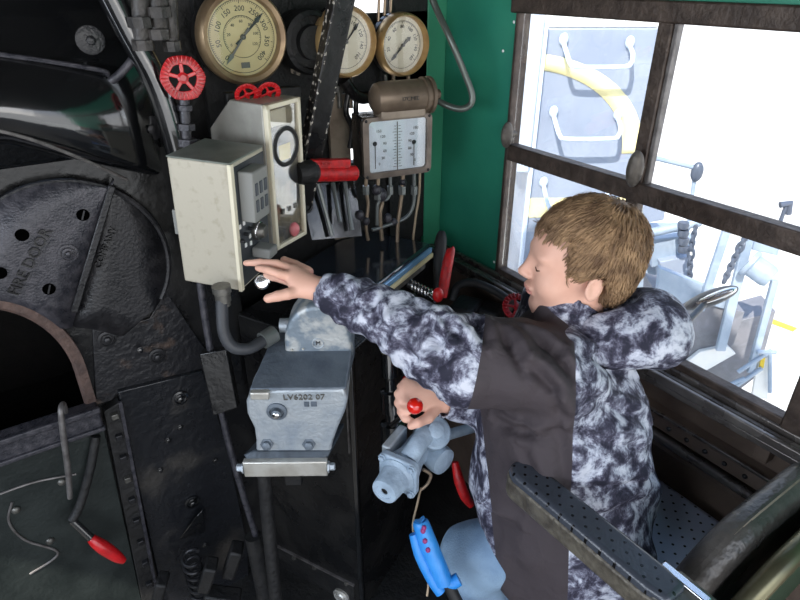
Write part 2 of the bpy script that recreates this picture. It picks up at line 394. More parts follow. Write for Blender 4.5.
latch(507, 135, 'latch', .034, .014); latch(635, 169, 'latch', .040, .018)
# sill rails, ledges and angle irons below the window
sl = struct('trim_2', MB().bb((XW-.06, -.6, .775), (XW, YF-.01, .79)), K['ledge'], bevel=.002)
for xx, hh, n in ((XW-.056, .020, 'sill_lip'), (XW-.036, .015, 'sill_track'), (XW-.016, .024, 'sill_track')):
    MB().bb((xx-.006, -.6, .79), (xx+.006, YF-.01, .79+hh)).build(n, K['ledge'], sl, bevel=.003)
lg = struct('trim_3', MB().bb((XW-.037, -.6, .687), (XW, 1.05, .695)).bb((XW-.037, -.6, .655), (XW-.030, 1.05, .695)), K['wall_br'], bevel=.002)
m = MB()
for i in range(28): m.sphere((XW-.038, .95-.045*i, .672), (.005, .006, .006), 10, 6)
m.build('rivets', K['bolt'], lg)
MB().bb((XW-.041, -.6, .692), (XW-.034, 1.05, .700)).build('ledge_edge', K['ledge'], lg, bevel=.002)
MB().bb((XW-.043, .28, .660), (XW-.01, .315, .704)).build('splice_plate', K['wall_br'], lg, bevel=.002)
lt = struct('trim_4', MB().bb((XW-.050, -.6, .626), (XW-.030, 1.05, .648)), K['ledge'], bevel=.008)
MB().bb((XW-.03, -.6, .60), (XW, 1.05, .63)).bb((XW-.03, .34, .72), (XW, .37, .76)).build('wall_rib', K['wall_br'], lt, bevel=.002)

# ================================================================== BACKHEAD
YB = 1.36
bh = thing('boiler_backhead', 'glossy black boiler backhead plate filling the left of the cab', 'boiler', (0.0, YB, 0))
def B(px, py, dy=0.): # point on (or in front of) the backhead, in its own frame
    return at(px, py, y=YB+dy)-V((0, YB, 0))
def Bxz(px, py, dy=0.):
    p = B(px, py, dy); return (p.x, p.z)
ox, orx, oz = -.14, .156, .80
arch = [(ox+orx*math.cos(a), oz+.21*math.sin(a)) for a in np.linspace(0, PI, 24)]
hole = [(ox+orx, .62)]+arch+[(ox-orx, .62)]
key = [(.60, 0), (.60, 1.16), (-.95, 1.16), (-.95, 0), (ox-orx, 0)]
outer = [(.42, FZ), (.42, 1.27), (-.95, 1.27), (-.95, FZ), (ox-orx, FZ), (ox-orx, .62)]+arch[::-1]+[(ox+orx, .62), (ox+orx, FZ)]
m = MB().prism(outer, .03)
m.bb((ox-orx, 0, FZ), (ox+orx, .03, .62))
m.build('backhead_plate', K['black'], bh, smooth=False)
# smooth jacket rolling back above the door: bulge, then a receding slope
jt = thing('boiler_jacket', 'smooth glossy black rounded jacket sheet bulging out above the fire door plate', 'jacket', (0, YB, 0))
prof = [(-.005, 1.326), (-.03, 1.328), (-.05, 1.335), (-.07, 1.350), (-.084, 1.37), (-.09, 1.39), (-.084, 1.41), (-.066, 1.43), (-.03, 1.45), (.02, 1.475), (.08, 1.51), (.14, 1.56), (.18, 1.64), (.2, 1.8), (.2, 2.1)]
rows = []
for x in np.linspace(-.95, .30, 50):
    t = min(1, max(0, (x-.02)/.26)); k = (1-t*t)**.5 if t < 1 else 0
    rows.append([V((x, (y*k if y < 0 else y)+.012*(1-k), z-.115*t*(1 if z < 1.36 else max(0, 1-(z-1.36)*9)))) for y, z in prof])
jk = MB().strip(rows).build('jacket_sheet', K['black_gloss'], jt, solid=.012, subsurf=1)
MB().tube([B(-20, 126, -.082), B(30, 139, -.082), B(70, 154, -.075), B(100, 167, -.06), B(127, 180, -.04)], .0035, 8).build('jacket_bead', K['rod'], jt)
MB().tube([B(-10, 53, .0), B(40, 60, -.02), B(100, 70, -.035), B(108, 75, -.03)], .0045, 8).build('jacket_seam', K['cast'], jt)
# the right-hand upper sheet behind gauges and pipes
MB().bb((.25, 1.52, 1.10), (.60, 1.54, 2.1)).build('upper_sheet', K['dull'], wf, smooth=False)
# rust rim and fire hole
inn = [(ox+(orx-.003)*math.cos(a), oz+.207*math.sin(a)) for a in np.linspace(-.15, PI+.15, 40)]
rimw = [(ox+(orx+.022)*math.cos(a), oz+(.21+.026)*math.sin(a)) for a in np.linspace(-.15, PI+.15, 40)]
inn = [(ox+orx-.003, .64)]+inn[2:-2]+[(ox-orx+.003, .64)]; rimw = [(ox+orx+.022, .64)]+rimw[2:-2]+[(ox-orx-.022, .64)]
rows = [[V((a[0], .10, a[1])), V((a[0], -.010, a[1])), V((a[0]*.75+b[0]*.25, -.016, a[1]*.75+b[1]*.25)), V((b[0], -.014, b[1])), V((b[0], .001, b[1]))] for a, b in zip(inn, rimw)]
MB().strip(rows).build('fire_hole_rim', K['rust'], bh, label='rusty arched rim of the fire hole')
m = MB(); c = [V((x, y, z)) for x, y, z in ((-.45, .10, .5), (.2, .10, .5), (.2, .5, .5), (-.45, .5, .5), (-.45, .10, 1.1), (.2, .10, 1.1), (.2, .5, 1.1), (-.45, .5, 1.1))]
m._add(c, [(0, 1, 2, 3), (4, 7, 6, 5), (1, 5, 6, 2), (2, 6, 7, 3), (3, 7, 4, 0)])
m.build('firebox_inside', K['soot'], bh, smooth=False, label='sooty dark inside of the firebox', fixn=False)
# riveted lower plates
pl = [Bxz(118, 392, -.02), Bxz(203, 371, -.02), Bxz(226, 440, -.02), Bxz(248, 545, -.02), Bxz(250, 640, -.02), Bxz(172, 640, -.02)]
MB().prism(pl, .018, (0, -.02, 0)).build('patch_plate', K['plate'], bh, bevel=.003, label='dusty grey black plate right of the fire hole')
pl2 = [Bxz(92, 322, -.006), Bxz(112, 330, -.006), Bxz(150, 318, -.006), Bxz(165, 290, -.006), Bxz(206, 350, -.006), Bxz(203, 371, -.006), Bxz(118, 393, -.006), Bxz(112, 400, -.006), Bxz(96, 405, -.006)]
MB().prism(pl2, .006, (0, -.007, 0)).build('welded_patch', K['weld'], bh, bevel=.002)
for px, py, r in ((180, 398, .013), (192, 502, .013), (157, 356, .013), (107, 339, .013)):
    m = MB(); p = B(px, py, -.022 if py > 370 else -.008)
    m.lathe([(r*1.6, 0), (r*1.6, .003), (r*1.2, .004), (r*1.2, -.001)], p, (0, -1, 0), 24); bolt(m, p, (0, -1, 0), r*.62, .011)
    m.build('stay_bolt', K['bolt'] if py < 370 else K['black_gloss'], bh)
for px, py in ((90, 40), (150, 128)):
    m = MB(); p = B(px, py, -.005); m.lathe([(.026, 0), (.026, .004), (.018, .006)], p, (0, -1, 0), 20); bolt(m, p+V((0, -.004, 0)), (0, -1, 0), .009, .012)
    m.build('washout_plug', K['cast_dark'], bh)
for px, py in ((180, 427), (168, 440), (215, 460), (160, 470), (205, 545), (140, 350)):
    m = MB(); bolt(m, B(px, py, -.021), (0, -1, 0), .006, .006); m.build('small_bolt', K['black_gloss'], bh)
p = B(196, 520, -.02)
MB().hexa([B(178, 540, -.02), B(206, 532, -.02), B(205, 532, -.0), B(178, 540, 0), B(196, 517, -.06), B(204, 508, -.06), B(206, 508, -.01), B(190, 520, -.01)]).build('bracket', K['black_gloss'], bh, bevel=.006)
# fire-door apron: lip shelf and lower plate
ap = thing('firebox_shelf', 'black lipped shelf plate running along under the dark fire hole', 'shelf', (0, YB, .0))
def S(px, py, dy): return at(px, py, y=YB+dy)-V((0, YB, 0))
a, b = S(-30, 449, -.045), S(100, 409, -.045); c, d = S(-30, 472, -.045), S(105, 433, -.045)
zt, zb = (a.z+b.z)/2, (c.z+d.z)/2; xr = (b.x+d.x)/2
MB().bb((-.6, -.045, zb), (xr, -.003, zt)).build('shelf_bar', K['cast'], ap, bevel=.005)
MB().bb((-.6, -.052, zt-.012), (xr+.002, -.04, zt+.004)).bb((-.6, -.052, zb), (xr+.002, -.04, zb+.012)).build('shelf_lip', K['cast'], ap, bevel=.003)
aq = [S(-60, 480, -.02), S(104, 436, -.02), S(152, 640, -.02), S(-60, 640, -.02)]
lp = MB().prism([(-.6, zb), (xr, zb), (aq[2].x, FZ+.01), (-.6, FZ+.01)], .012, (0, -.02, 0)).build('apron_plate', mat('greenish_black_plate', (26, 32, 31), .42, .1, (38, 44, 42), 9, bump=.2, rvar=.1), ap, bevel=.002)
MB().tube([S(0, 494, -.022), S(35, 482, -.022), S(76, 474, -.022)], .003, 8).build('apron_seam', K['rod'], lp)
MB().tube([S(12, 502, -.022), S(9, 522, -.022), S(25, 540, -.022), S(58, 553, -.022), S(30, 574, -.022)], .003, 8).build('apron_seam', K['rod'], lp)
for px, py in ((16, 510), (50, 541), (62, 482)):
    m = MB(); m.sphere(S(px, py, -.022), (.010, .007, .010), 14, 8); m.build('rivet', K['steel'], lp)
# stud strip
ss = thing('stud_strip', 'narrow black bolted hinge strip right of the fire apron', 'strip', (0, YB, 0))
q = [S(104, 412, -.028), S(120, 402, -.028), S(166, 640, -.028), S(150, 640, -.028)]
MB().prism([(p.x, p.z) for p in q], .026, (0, -.028, 0)).build('strip_bar', K['dull'], ss, bevel=.002)
MB().bar(S(120, 402, -.03), S(166, 640, -.03), .008, .006, (0, 1, 0)).build('strip_edge', K['cast'], ss)
for i in range(9):
    py = 416+i*21; px = 114+(py-412)*.205
    m = MB(); m.box(S(px, py, -.034), (.016, .014, .015)); m.build('stud', K['steel'] if i in (0, 3) else K['bolt'], ss, bevel=.002)
# FIRE DOOR plate
fd = thing('fire_door_plate', 'black cast iron fire door plate with black discs for its round holes and raised FIRE DOOR lettering', 'fire door', (.065, YB-.016, 1.04))
def D(px, py, y=0.): return on(fd, px, py, y)
R = .197
sa, sb = D(113, 178), D(74, 318)
def circ(a0, a1, n=22): return [(R*math.cos(a), R*math.sin(a)) for a in np.linspace(a0, a1, n)]
ang_s = math.atan2(sa.z, sa.x)
bt = [D(70, 326), D(40, 318), D(0, 305), D(-40, 299)]
ain = [V((ox+(orx+.022)*math.cos(a)-.065, 0, oz+.236*math.sin(a)-1.04)) for a in np.linspace(.55, PI*.5-.06, 10)]
pth = [sa, D(71, 326)]+[q for q in ain if q.x < D(71, 326).x-.004]+[V((-.196, 0, -.008))]; cl_ = [0]
for i in range(len(pth)-1): cl_.append(cl_[-1]+(pth[i+1]-pth[i]).length)
rows = []
for t_ in np.linspace(0, 1, 50):
    s_ = t_*cl_[-1]; i = max(k for k in range(len(pth)-1) if cl_[k] <= s_+1e-9); p_ = pth[i].lerp(pth[i+1], (s_-cl_[i])/(cl_[i+1]-cl_[i]))
    a_ = ang_s+(math.radians(183)-ang_s)*t_; rows.append([V((p_.x*(1-f)+R*math.cos(a_)*f, -.006, p_.z*(1-f)+R*math.sin(a_)*f)) for f in (0, .33, .66, 1)])
MB().strip(rows).build('left_leaf', K['cast'], fd, solid=.012, label='shiny pitted left leaf lettered FIRE DOOR')
pr = [D(152, 310), D(122, 336), D(96, 329)]
right = [(sa.x+.002, sa.z)]+[(p.x, p.z) for p in (D(71, 326), )]+[(p.x, p.z) for p in pr[::-1]]+circ(math.atan2(pr[0].z, pr[0].x), ang_s-.02, 24)[1:]
sq_ = [sa, D(71, 326), D(96, 329), D(122, 336), pr[0]]; cl_ = [0]
for i in range(4): cl_.append(cl_[-1]+(sq_[i+1]-sq_[i]).length)
aa = math.atan2(pr[0].z, pr[0].x); rows = []
for t_ in np.linspace(0, 1, 40):
    s_ = t_*cl_[-1]; i = max(k for k in range(4) if cl_[k] <= s_+1e-9); p_ = sq_[i].lerp(sq_[i+1], (s_-cl_[i])/(cl_[i+1]-cl_[i]))
    a_ = ang_s+(aa-ang_s)*t_; rows.append([V((p_.x*(1-f)+R*math.cos(a_)*f, 0, p_.z*(1-f)+R*math.sin(a_)*f)) for f in (0, .33, .66, 1)])
MB().strip(rows).build('right_leaf', K['cast_dark'], fd, solid=.010, label='duller right leaf of the door plate')
MB().bar(D(112, 186, -.016), D(74, 312, -.016), .014, .008, (0, 1, 0)).build('meeting_bar', K['cast_dark'], fd, bevel=.002)
MB().tube([V((R*math.cos(a), -.003, R*math.sin(a))) for a in np.linspace(-.6, PI+.2, 40)], .0065, 8, sm=0).build('rim_bead', K['cast_dark'], fd)
for px, py, yy in ((22, 235, -.0125), (83, 215, -.0125), (49, 289, -.0125), (0, 273, -.0125), (127, 225, -.0035), (109, 266, -.0035), (95, 304, -.0035)):
    p = D(px, py, yy); h = MB().lathe([(.0125, .0), (.0125, .0012), (.0105, .0014), (.0105, .0006)], p, (0, -1, 0), 24).build('air_hole_disc', K['hole'], fd)  # flat black disc in place of the dark inside each hole
    if px in (83, 109, 127, 49): MB().bar(p+V((-.004, -.0015, -.009)), p+V((.004, -.0015, .009)), .003, .002, (0, 1, 0)).build('damper_edge', K['bolt'], h)
m = MB(); p = D(68, 253, -.012)
m.lathe([(.019, 0), (.019, .003), (.015, .0035), (.015, .001), (.012, .001), (.012, .005), (.008, .006), (.008, .003), (.005, .003), (.005, .009), (.002, .011), (0, .011)], p, (0, -1, 0), 28); m.build('boss', K['cast'], fd)
dv = D(48, 225, -.012)-D(10, 297, -.012); an = math.atan2(dv.z, dv.x)
RL = Matrix.Rotation(-an, 4, 'Y')
pc = (D(48, 228, -.013)+D(12, 295, -.013))/2
text('lettering', 'FIRE DOOR', .030, K['black'], fd, pc, RL, .0045, sx=1.0)  # letters given a darker colour to stand for shading of the relief
pc = (D(113, 228, -.004)+D(97, 266, -.004))/2; dv = D(113, 228)-D(97, 266); RL2 = Matrix.Rotation(-math.atan2(dv.z, dv.x), 4, 'Y')
text('lettering', 'COMPANY', .020, K['black'], fd, pc+V((0, -.004, 0)), RL2, .004)
# ================================================================== LEVERS AND PIPES AT THE BACKHEAD
def seg(name, label, cat, pts, r, m, group=None, rr=None, n=12, sm=8):
    o = thing(name, label, cat, pts[-1], 0, group)
    b = MB().tube([loc_of(o, p) for p in pts], r, n, sm, rr=rr); b.build(name.split('_')[-1] if '_' in name else 'tube', m, o)
    return o
def Y(px, py, d): return at(px, py, y=YB+d)
o = thing('door_lever', 'bare grey steel rod hooked over the fire hole shelf', 'lever', Y(70, 498, -.065))
MB().tube([loc_of(o, p) for p in (Y(66, 412, -.03), Y(63, 404, -.055), Y(61, 412, -.08), Y(64, 440, -.085), Y(68, 470, -.08), Y(70, 498, -.075))], .0062, 12, 8, rr=[.0055, .0062, .0065, .007, .0068, .006]).build('rod', K['rod'], o)
o = thing('door_handle_lever', 'black lever with a fat red grip low on the fire apron', 'lever', Y(72, 520, -.05))
MB().tube([loc_of(o, p) for p in (Y(96, 436, -.028), Y(90, 470, -.04), Y(80, 505, -.05), Y(72, 520, -.055))], .011, 10).build('lever_arm', K['dull'], o)
MB().tube([loc_of(o, p) for p in (Y(72, 520, -.055), Y(94, 541, -.075))], .010, 14, 0).build('ferrule', K['black_gloss'], o)
gp = [loc_of(o, p) for p in (Y(91, 538, -.073), Y(97, 543, -.08), Y(106, 549, -.085), Y(116, 556, -.09), Y(124, 561, -.095))]
MB().tube(gp, .014, 16, 8, rr=[.011, .0145, .017, .0165, .014, .008]).build('grip', K['red'], o, label='red bulbous grip')
seg('boiler_pipe', 'thick glossy black pipe slanting down beside the upper red handwheel', 'pipe', [Y(98, -30, -.05), Y(128, 30, -.05), Y(155, 80, -.055), Y(172, 130, -.06), Y(186, 190, -.06), Y(200, 280, -.06)], .024, K['black_gloss'], n=20)
seg('boiler_pipe', 'thin dark pipe looping across the jacket toward the upper fittings', 'pipe', [Y(140, 50, -.04), Y(122, 72, -.035), Y(104, 86, -.02), Y(96, 90, -.0)], .008, K['cast'])
o = thing('cast_fitting', 'lumpy grey black pipe fitting at the top edge left of the big gauge', 'fitting', Y(150, 60, -.08))
m = MB()
for a, b_, r in (((140, -10), (143, 48), .017), ((158, -10), (158, 34), .02), ((170, -10), (173, 50), .012)):
    m.cyl(loc_of(o, Y(*a, -.08)), loc_of(o, Y(*b_, -.07)), r)
for px, py, r in ((140, 22, .022), (158, 12, .026), (143, 45, .02), (172, 46, .017), (158, 34, .022)):
    p = loc_of(o, Y(px, py, -.08)); m.lathe([(r, -.009), (r, .009)], p, (0, 0, 1), 8)
m.build('body', mat('grey_black_casting', (62, 58, 55), .45, .2, (36, 34, 33), 30, bump=.4, bscale=60), o)
def handwheel(label, c, R, yaw, pitch, spokes=5, group=None, stem=.03, m=K['red'], ribs=30, hexa=True):
    o = thing('handwheel', label, 'handwheel', c, yaw, group, pitch)
    def rim(a): return R*(1-.05*abs(math.sin(3*a))) if hexa else R
    N = 60; C_ = lambda q, y_: [V((rim(2*PI*i/N)*math.cos(2*PI*i/N)*q, y_*R, rim(2*PI*i/N)*math.sin(2*PI*i/N)*q)) for i in range(N+1)]
    b = MB().strip([C_(.60, .10), C_(.58, .0), C_(.62, -.01), C_(.94, -.01), C_(.99, .02), C_(.97, .10), C_(.60, .10)])
    for i in range(ribs):
        a = 2*PI*i/ribs; u = V((math.cos(a), 0, math.sin(a))); b.bar(u*(R*.64)+V((0, -R*.06, 0)), u*(rim(a)*.98)+V((0, -R*.06, 0)), R*.075, R*.14, (0, 1, 0))
    b.build('rim', m, o, bevel=R*.03)
    b = MB()
    for i in range(spokes):
        a = 2*PI*(i+.25)/spokes; u = V((math.cos(a), 0, math.sin(a))); b.bar(u*(R*.1), u*(R*.62), R*.17, R*.12, (0, 1, 0))
    b.build('spokes', m, o, bevel=R*.03)
    MB().lathe([(R*.24, .0), (R*.24, -R*.16), (R*.13, -R*.2), (R*.13, -R*.28)], (0, R*.08, 0), (0, 1, 0), 16).build('hub', m, o)
    MB().cyl((0, R*.1, 0), (0, stem, 0), R*.12).build('stem', K['bolt'], o)
    return o
handwheel('largest red ribbed handwheel left of the big brass steam gauge', Y(183, 78, -.11), .0435, 12, -8, stem=.09)
o = thing('steam_valve', 'grey black valve stem with hex nuts under the largest red handwheel', 'valve', Y(187, 165, -.09))
m = MB(); a = loc_of(o, Y(184, 96, -.08)); b_ = loc_of(o, Y(188, 165, -.08)); ax = (b_-a).normalized()
m.cyl(a, b_, .010)
for t, r, h in ((.12, .015, .012), (.38, .019, .014), (.6, .022, .016), (.85, .016, .014)): m.lathe([(r, 0), (r, h)], a+(b_-a)*t, ax, 6)
m.build('stem', K['cast'], o, bevel=.001)
# ------------------------------------------------------------------ round gauges
def gauge(name, label, c, R, dialm, bezm, nums, needles, yaw=0, case=.06, tickn=80, sub=None, bi=.80):
    o = thing(name, label, 'gauge', c, yaw, 'round gauges along the top' )
    MB().lathe([(R*.90, .005), (R*.98, .02), (R*.98, case*.8), (R*.85, case), (0, case)], (0, 0, 0), (0, 1, 0), 48).build('case', K['black'], o)
    MB().lathe([(R*bi, .010), (R*bi, -.006), (R*(bi+.03), -.014), (R*.92, -.018), (R*.97, -.012), (R, 0), (R, .016), (R*.95, .022)], (0, 0, 0), (0, 1, 0), 56, caps=False).build('bezel', bezm, o)
    MB().lathe([(R*(bi+.02), .004), (0, .0039)], (0, 0, 0), (0, 1, 0), 48, caps=False).build('dial', dialm, o)
    m = MB(); a0, a1 = -225, 45
    for i in range(tickn+1):
        a = math.radians(225-270*i/tickn); big = i % 10 == 0
        u = V((math.cos(a), 0, math.sin(a))); m.bar(u*(R*(.66 if big else .695))+V((0, .0034, 0)), u*(R*.735)+V((0, .0034, 0)), R*(.012 if big else .007), .0008, (0, 1, 0))
    m.ring((0, .0034, 0), (0, 1, 0), R*.74, R*.006, 60, 4)
    if sub:
        for i in range(49):
            a = math.radians(210-240*i/48); u = V((math.cos(a), 0, math.sin(a))); m.bar(u*(R*.385)+V((0, .0034, 0)), u*(R*.42)+V((0, .0034, 0)), R*.008, .0008, (0, 1, 0))
        m.ring((0, .0034, 0), (0, 1, 0), R*.425, R*.005, 50, 4)
    m.build('scale_marks', K['ink'], o, smooth=False)
    ts = []
    for i, s in enumerate(nums):
        a = math.radians(225-270*i/(len(nums)-1)); rr = .56
        ts.append(text('numeral', s, R*.155, K['ink'], None, (R*rr*math.cos(a), .0032, R*rr*math.sin(a)), Matrix.Rotation(-(a-PI/2), 4, 'Y'), .0003))
    if sub:
        for i, s in enumerate(sub):
            a = math.radians(210-240*i/(len(sub)-1)); ts.append(text('numeral', s, R*.085, K['ink'], None, (R*.31*math.cos(a), .0032, R*.31*math.sin(a)), None, .0003))
        MB().bb((-R*.10, .0022, -R*.64), (R*.10, .0036, -R*.52)).build('nameplate', K['ink_g'], o)
    join_mesh('numerals', ts, K['ink'], o)
    for k, (a, L, w) in enumerate(needles):
        a = math.radians(a); u = V((math.cos(a), 0, math.sin(a))); v = V((-u.z, 0, u.x)); yy = -.001-.002*k
        pts = [u*(-R*.22)+v*(-w*1.3), u*(-R*.22)+v*(w*1.3), u*(-R*.06)+v*w*.7, u*(L*.62)+v*w, u*(L*.68)+v*w*2.1, u*L, u*(L*.68)-v*w*2.1, u*(L*.62)-v*w, u*(-R*.06)-v*w*.7]
        MB().prism([(p.x, p.z) for p in pts], .0012, (0, yy, 0)).build('needle', K['ink'] if k == 0 else K['ink_g'], o, smooth=False)
    MB().lathe([(R*.055, .003), (R*.055, -.004), (R*.03, -.006), (0, -.006)], (0, 0, 0), (0, 1, 0), 16).build('hub', K['steel'], o)
    MB().lathe([(R*bi, -.006), (0, -.0062)], (0, 0, 0), (0, 1, 0), 32, caps=False).build('gauge_glass', K['gglass'], o, smooth=False)
    return o
g1 = gauge('steam_gauge', 'largest brass rimmed steam gauge with a yellowed dial and two dark needles', at(243, 37, y=1.40), .102, K['dial'], K['brass'],
      ['0', '50', '100', '150', '200', '250', '300', '350', '400'], [(42, .070, .0026), (230, .072, .0024)], sub=['0', '20', '40', '60', '80', '100', '120'])
o = thing('gauge_bracket', 'pale chipped bracket just right of the largest steam gauge', 'bracket', at(296, 70, y=1.45))
L_ = lambda px, py, y=1.45: loc_of(o, at(px, py, y=y))
MB().prism([(L_(283, 20).x, L_(283, 20).z), (L_(297, 18).x, L_(297, 18).z), (L_(294, 55).x, L_(294, 55).z), (L_(303, 66).x, L_(303, 66).z), (L_(300, 76).x, L_(300, 76).z), (L_(294, 74).x, L_(294, 74).z), (L_(292, 56).x, L_(292, 56).z), (L_(283, 54).x, L_(283, 54).z)], .02).build('plate', mat('chipped_pale_paint', (176, 164, 146), .6, 0, (50, 46, 44), 40, .5, .62), o, bevel=.002)
MB().bar(L_(285, 36, 1.462), L_(240, 36, 1.462), .02, .02).build('arm', K['dull'], o)
gauge('brake_gauge', 'brass rimmed pressure gauge half hidden by the slanting black beam', at(346, 42, y=1.40), .084, K['dial_w'], K['brass_lt'],
      ['0', '20', '40', '60', '80', '100', '120', '140', '160'], [(48, .058, .0022)], case=.05, tickn=80, bi=.87)
gauge('brake_gauge', 'brass rimmed pressure gauge farthest right, above the brown cylinder', at(403, 45, y=1.40), .078, K['dial_w'], K['brass_lt'],
      ['0', '20', '40', '60', '80', '100', '120', '140', '160'], [(225, .052, .0024), (40, .03, .003)], case=.05, tickn=80, bi=.87)
m = MB()
o = thing('gauge_pipes', 'small grey copper pipes and nuts under the two right hand gauges', 'pipes', at(385, 92, y=1.42))
for px, c_ in ((338, 0), (349, 1), (385, 0), (393, 1), (408, 1)):
    b = MB(); a = loc_of(o, at(px, 74, y=1.455)); c2 = loc_of(o, at(px+2, 108, y=1.455)); b.cyl(a, c2, .006); b.lathe([(.011, 0), (.011, .016)], a+(c2-a)*.35, (0, 0, -1), 6); b.build('pipe', K['copper'] if c_ else K['steel'], o)
for px in (378, 384, 390):
    b = MB(); b.tube([loc_of(o, at(px, 25, y=1.44)), loc_of(o, at(px+1, 0, y=1.44)), loc_of(o, at(px+3, -30, y=1.44))], .004, 8, 0); b.build('pipe', K['copper'], o)
# dark round can and beam
o = thing('round_can', 'dark round housing with ribs tucked left of the slanting beam', 'housing', at(309, 42, y=1.43))
MB().lathe([(.07, .06), (.075, .0), (.07, -.02), (.06, -.025), (.058, -.01), (.04, -.012), (.038, -.03), (0, -.03)], (0, 0, 0), (0, 1, 0), 40).build('body', K['dull'], o)
o = thing('slanting_beam', 'black steel beam with chipped pale edges slanting down beside the big gauge', 'beam', at(302, 205, y=1.33))
bt_, bb_ = loc_of(o, at(352, -40, y=1.24)), loc_of(o, at(303, 205, y=1.33))
MB().bar(bt_, bb_, .046, .010, (0, 1, 0)).build('web', K['black'], o, bevel=.002)
ax = (bb_-bt_).normalized(); u = ax.cross(V((0, 1, 0))).normalized()
for s in (-1, 1):
    MB().bar(bt_+u*(s*.021)+V((0, .012, 0)), bb_+u*(s*.021)+V((0, .012, 0)), .007, .034, (0, 1, 0)).build('flange', K['worn'], o, bevel=.002)
# red cocks behind the recorder box
handwheel('small red handwheel, left one of the pair behind the glass fronted box', at(247, 95, y=1.30), .027, 10, 25, group='pair of small red handwheels', spokes=4, ribs=16, hexa=False)
handwheel('small red handwheel, right one of the pair behind the glass fronted box', at(269, 93, y=1.30), .027, 10, 25, group='pair of small red handwheels', spokes=4, ribs=16, hexa=False)
o = thing('valve_bar', 'black valve bar carrying the two small red handwheels', 'bar', at(258, 115, y=1.36))
MB().bar(loc_of(o, at(225, 100, y=1.34)), loc_of(o, at(300, 92, y=1.34)), .02, .03).build('bar', K['dull'], o, bevel=.003)
# ------------------------------------------------------------------ glass-fronted recorder box
PB = at(262, 105, d=1.25); rb = thing('recorder_box', 'tall ivory box with a glass front holding a round black hoop', 'box', PB, 62, roll=2.0)
rb_d = on(rb, 296, 94, 0, 0).y; rb_z = on(rb, 274, 250, 0).z; rb_w = on(rb, 210, 130, 0).x
xl = on(rb, 229, 102, 0).x; zc = on(rb, 210, 128, 0).z
MB().prism([(0, 0), (xl, 0), (rb_w, zc), (rb_w, rb_z), (0, rb_z)], rb_d, (0, 0, 0)).build('casing', mat('brushed_pale_casing', (176, 174, 166), .4, .35, (150, 148, 140), 16, rvar=.1), rb, bevel=.003)
fx = .012; t = .010
m = MB().bb((0, 0, -t), (fx, rb_d, 0)).bb((0, 0, rb_z), (fx, rb_d, rb_z+t)).bb((0, 0, rb_z), (fx, t, 0)).bb((0, rb_d-t, rb_z), (fx, rb_d, 0))
m.build('front_frame', K['cream_y'], rb, bevel=.002)
MB().bb((.001, t, rb_z+t), (.003, rb_d-t, -t)).build('back_panel', mat('mottled_grey_back_panel', (150, 140, 116), .5, .1, (84, 86, 88), 14, .42, .62), rb, smooth=False)
cz = rb_z*.30
MB().ring((.006, rb_d*.52, cz), (1, 0, 0), rb_d*.34, .006, 40, 8).build('hoop', K['ink'], rb, label='black hoop behind the glass')
MB().bb((.003, rb_d*.34, cz-.03), (.005, rb_d*.68, cz+.005)).build('tag', mat('yellow_card', (214, 192, 96), .5), rb, label='yellow card')
MB().bb((.003, t+.004, -.05), (.005, rb_d*.6, -.016)).build('note', K['cream_y'], rb, label='cream paper note')
MB().sphere((.008, rb_d*.62, rb_z+.028), (.012, .014, .018), 16, 10).build('lamp', K['pink'], rb, label='pale red lamp at the bottom of the glass')
m = MB()
for k in range(3): m.box((.006, rb_d*(.3+.2*k), rb_z*.74), (.008, .01, .012))
m.build('terminals', K['steel'], rb, bevel=.001)
MB().bb((.0075, t*.6, rb_z+t*.6), (.009, rb_d-t*.6, -t*.6)).build('front_glass', K['gglass'], rb, smooth=False)
# ------------------------------------------------------------------ cream control box
PA = at(229, 165, d=1.11); cb = thing('control_box', 'worn cream metal box whose dark side panel carries keypad and knobs', 'box', PA, 49, roll=2.7)
cw = on(cb, 167, 163, 0).x; czb = on(cb, 240, 291, 0).z; cdp = on(cb, 263, 146, 0, 0).y
MB().bb((cw, 0, czb), (0, cdp, 0)).build('casing', K['cream'], cb, bevel=.004)
MB().bb((cw-.001, -.001, -.001), (.001, cdp, .003)).build('lid', K['grey_lid'], cb, bevel=.002, label='grey green top plate')
MB().bb((0, .012, czb+.006), (.002, cdp-.004, -.008)).build('side_panel', K['panel'], cb, bevel=.001, label='dark control panel side')
MB().bb((-.004, -.003, czb), (.004, .009, 0)).build('edge_strip', K['cream_y'], cb, bevel=.001)
MB().bb((cw-.013, .01, czb*.62), (cw, .03, czb*.42)).build('latch', K['grey_pl'], cb, bevel=.002)
q0 = on(cb, 236, 165, .0, 0)
def C(px, py, x=.0): return on(cb, px, py, x, 0)
a, b_, c = C(236, 172, .002), C(262, 163, .03), C(246, 218, .002)
kd0, kd1, kz1, kz0 = .022, min(cdp-.006, .022+.062), -.018, c.z
kp = MB().bb((.002, kd0, kz0), (.034, kd1, kz1)).build('keypad', K['grey_pl'], cb, bevel=.003)
for i in range(3):
    for j in range(2):
        y_ = kd0+(kd1-kd0)*(.2+.3*i); z_ = kz0+(kz1-kz0)*(.32+.33*j)
        MB().box((.0345, y_, z_), (.003, (kd1-kd0)*.17, (kz1-kz0)*.24)).build('key', K['slot'], kp, bevel=.001)
for px, py in ((240, 227), (244, 223), (250, 236), (246, 245), (251, 243), (256, 216)):
    p = C(px, py, .003); MB().box(p, (.003, .007, .009)).build('button', K['white'], cb, bevel=.001)
for px, py in ((241, 241), (245, 234), (249, 228)):
    p = C(px, py, .004); MB().cyl(p, p+V((.008, 0, 0)), .004).build('toggle', K['bolt'], cb)
p = C(256, 230, .002); k = MB().lathe([(.020, 0), (.020, .006), (.017, .008), (.015, .018), (.012, .022), (0, .022)], p, (1, 0, 0), 24).build('knob', K['steel'], cb)
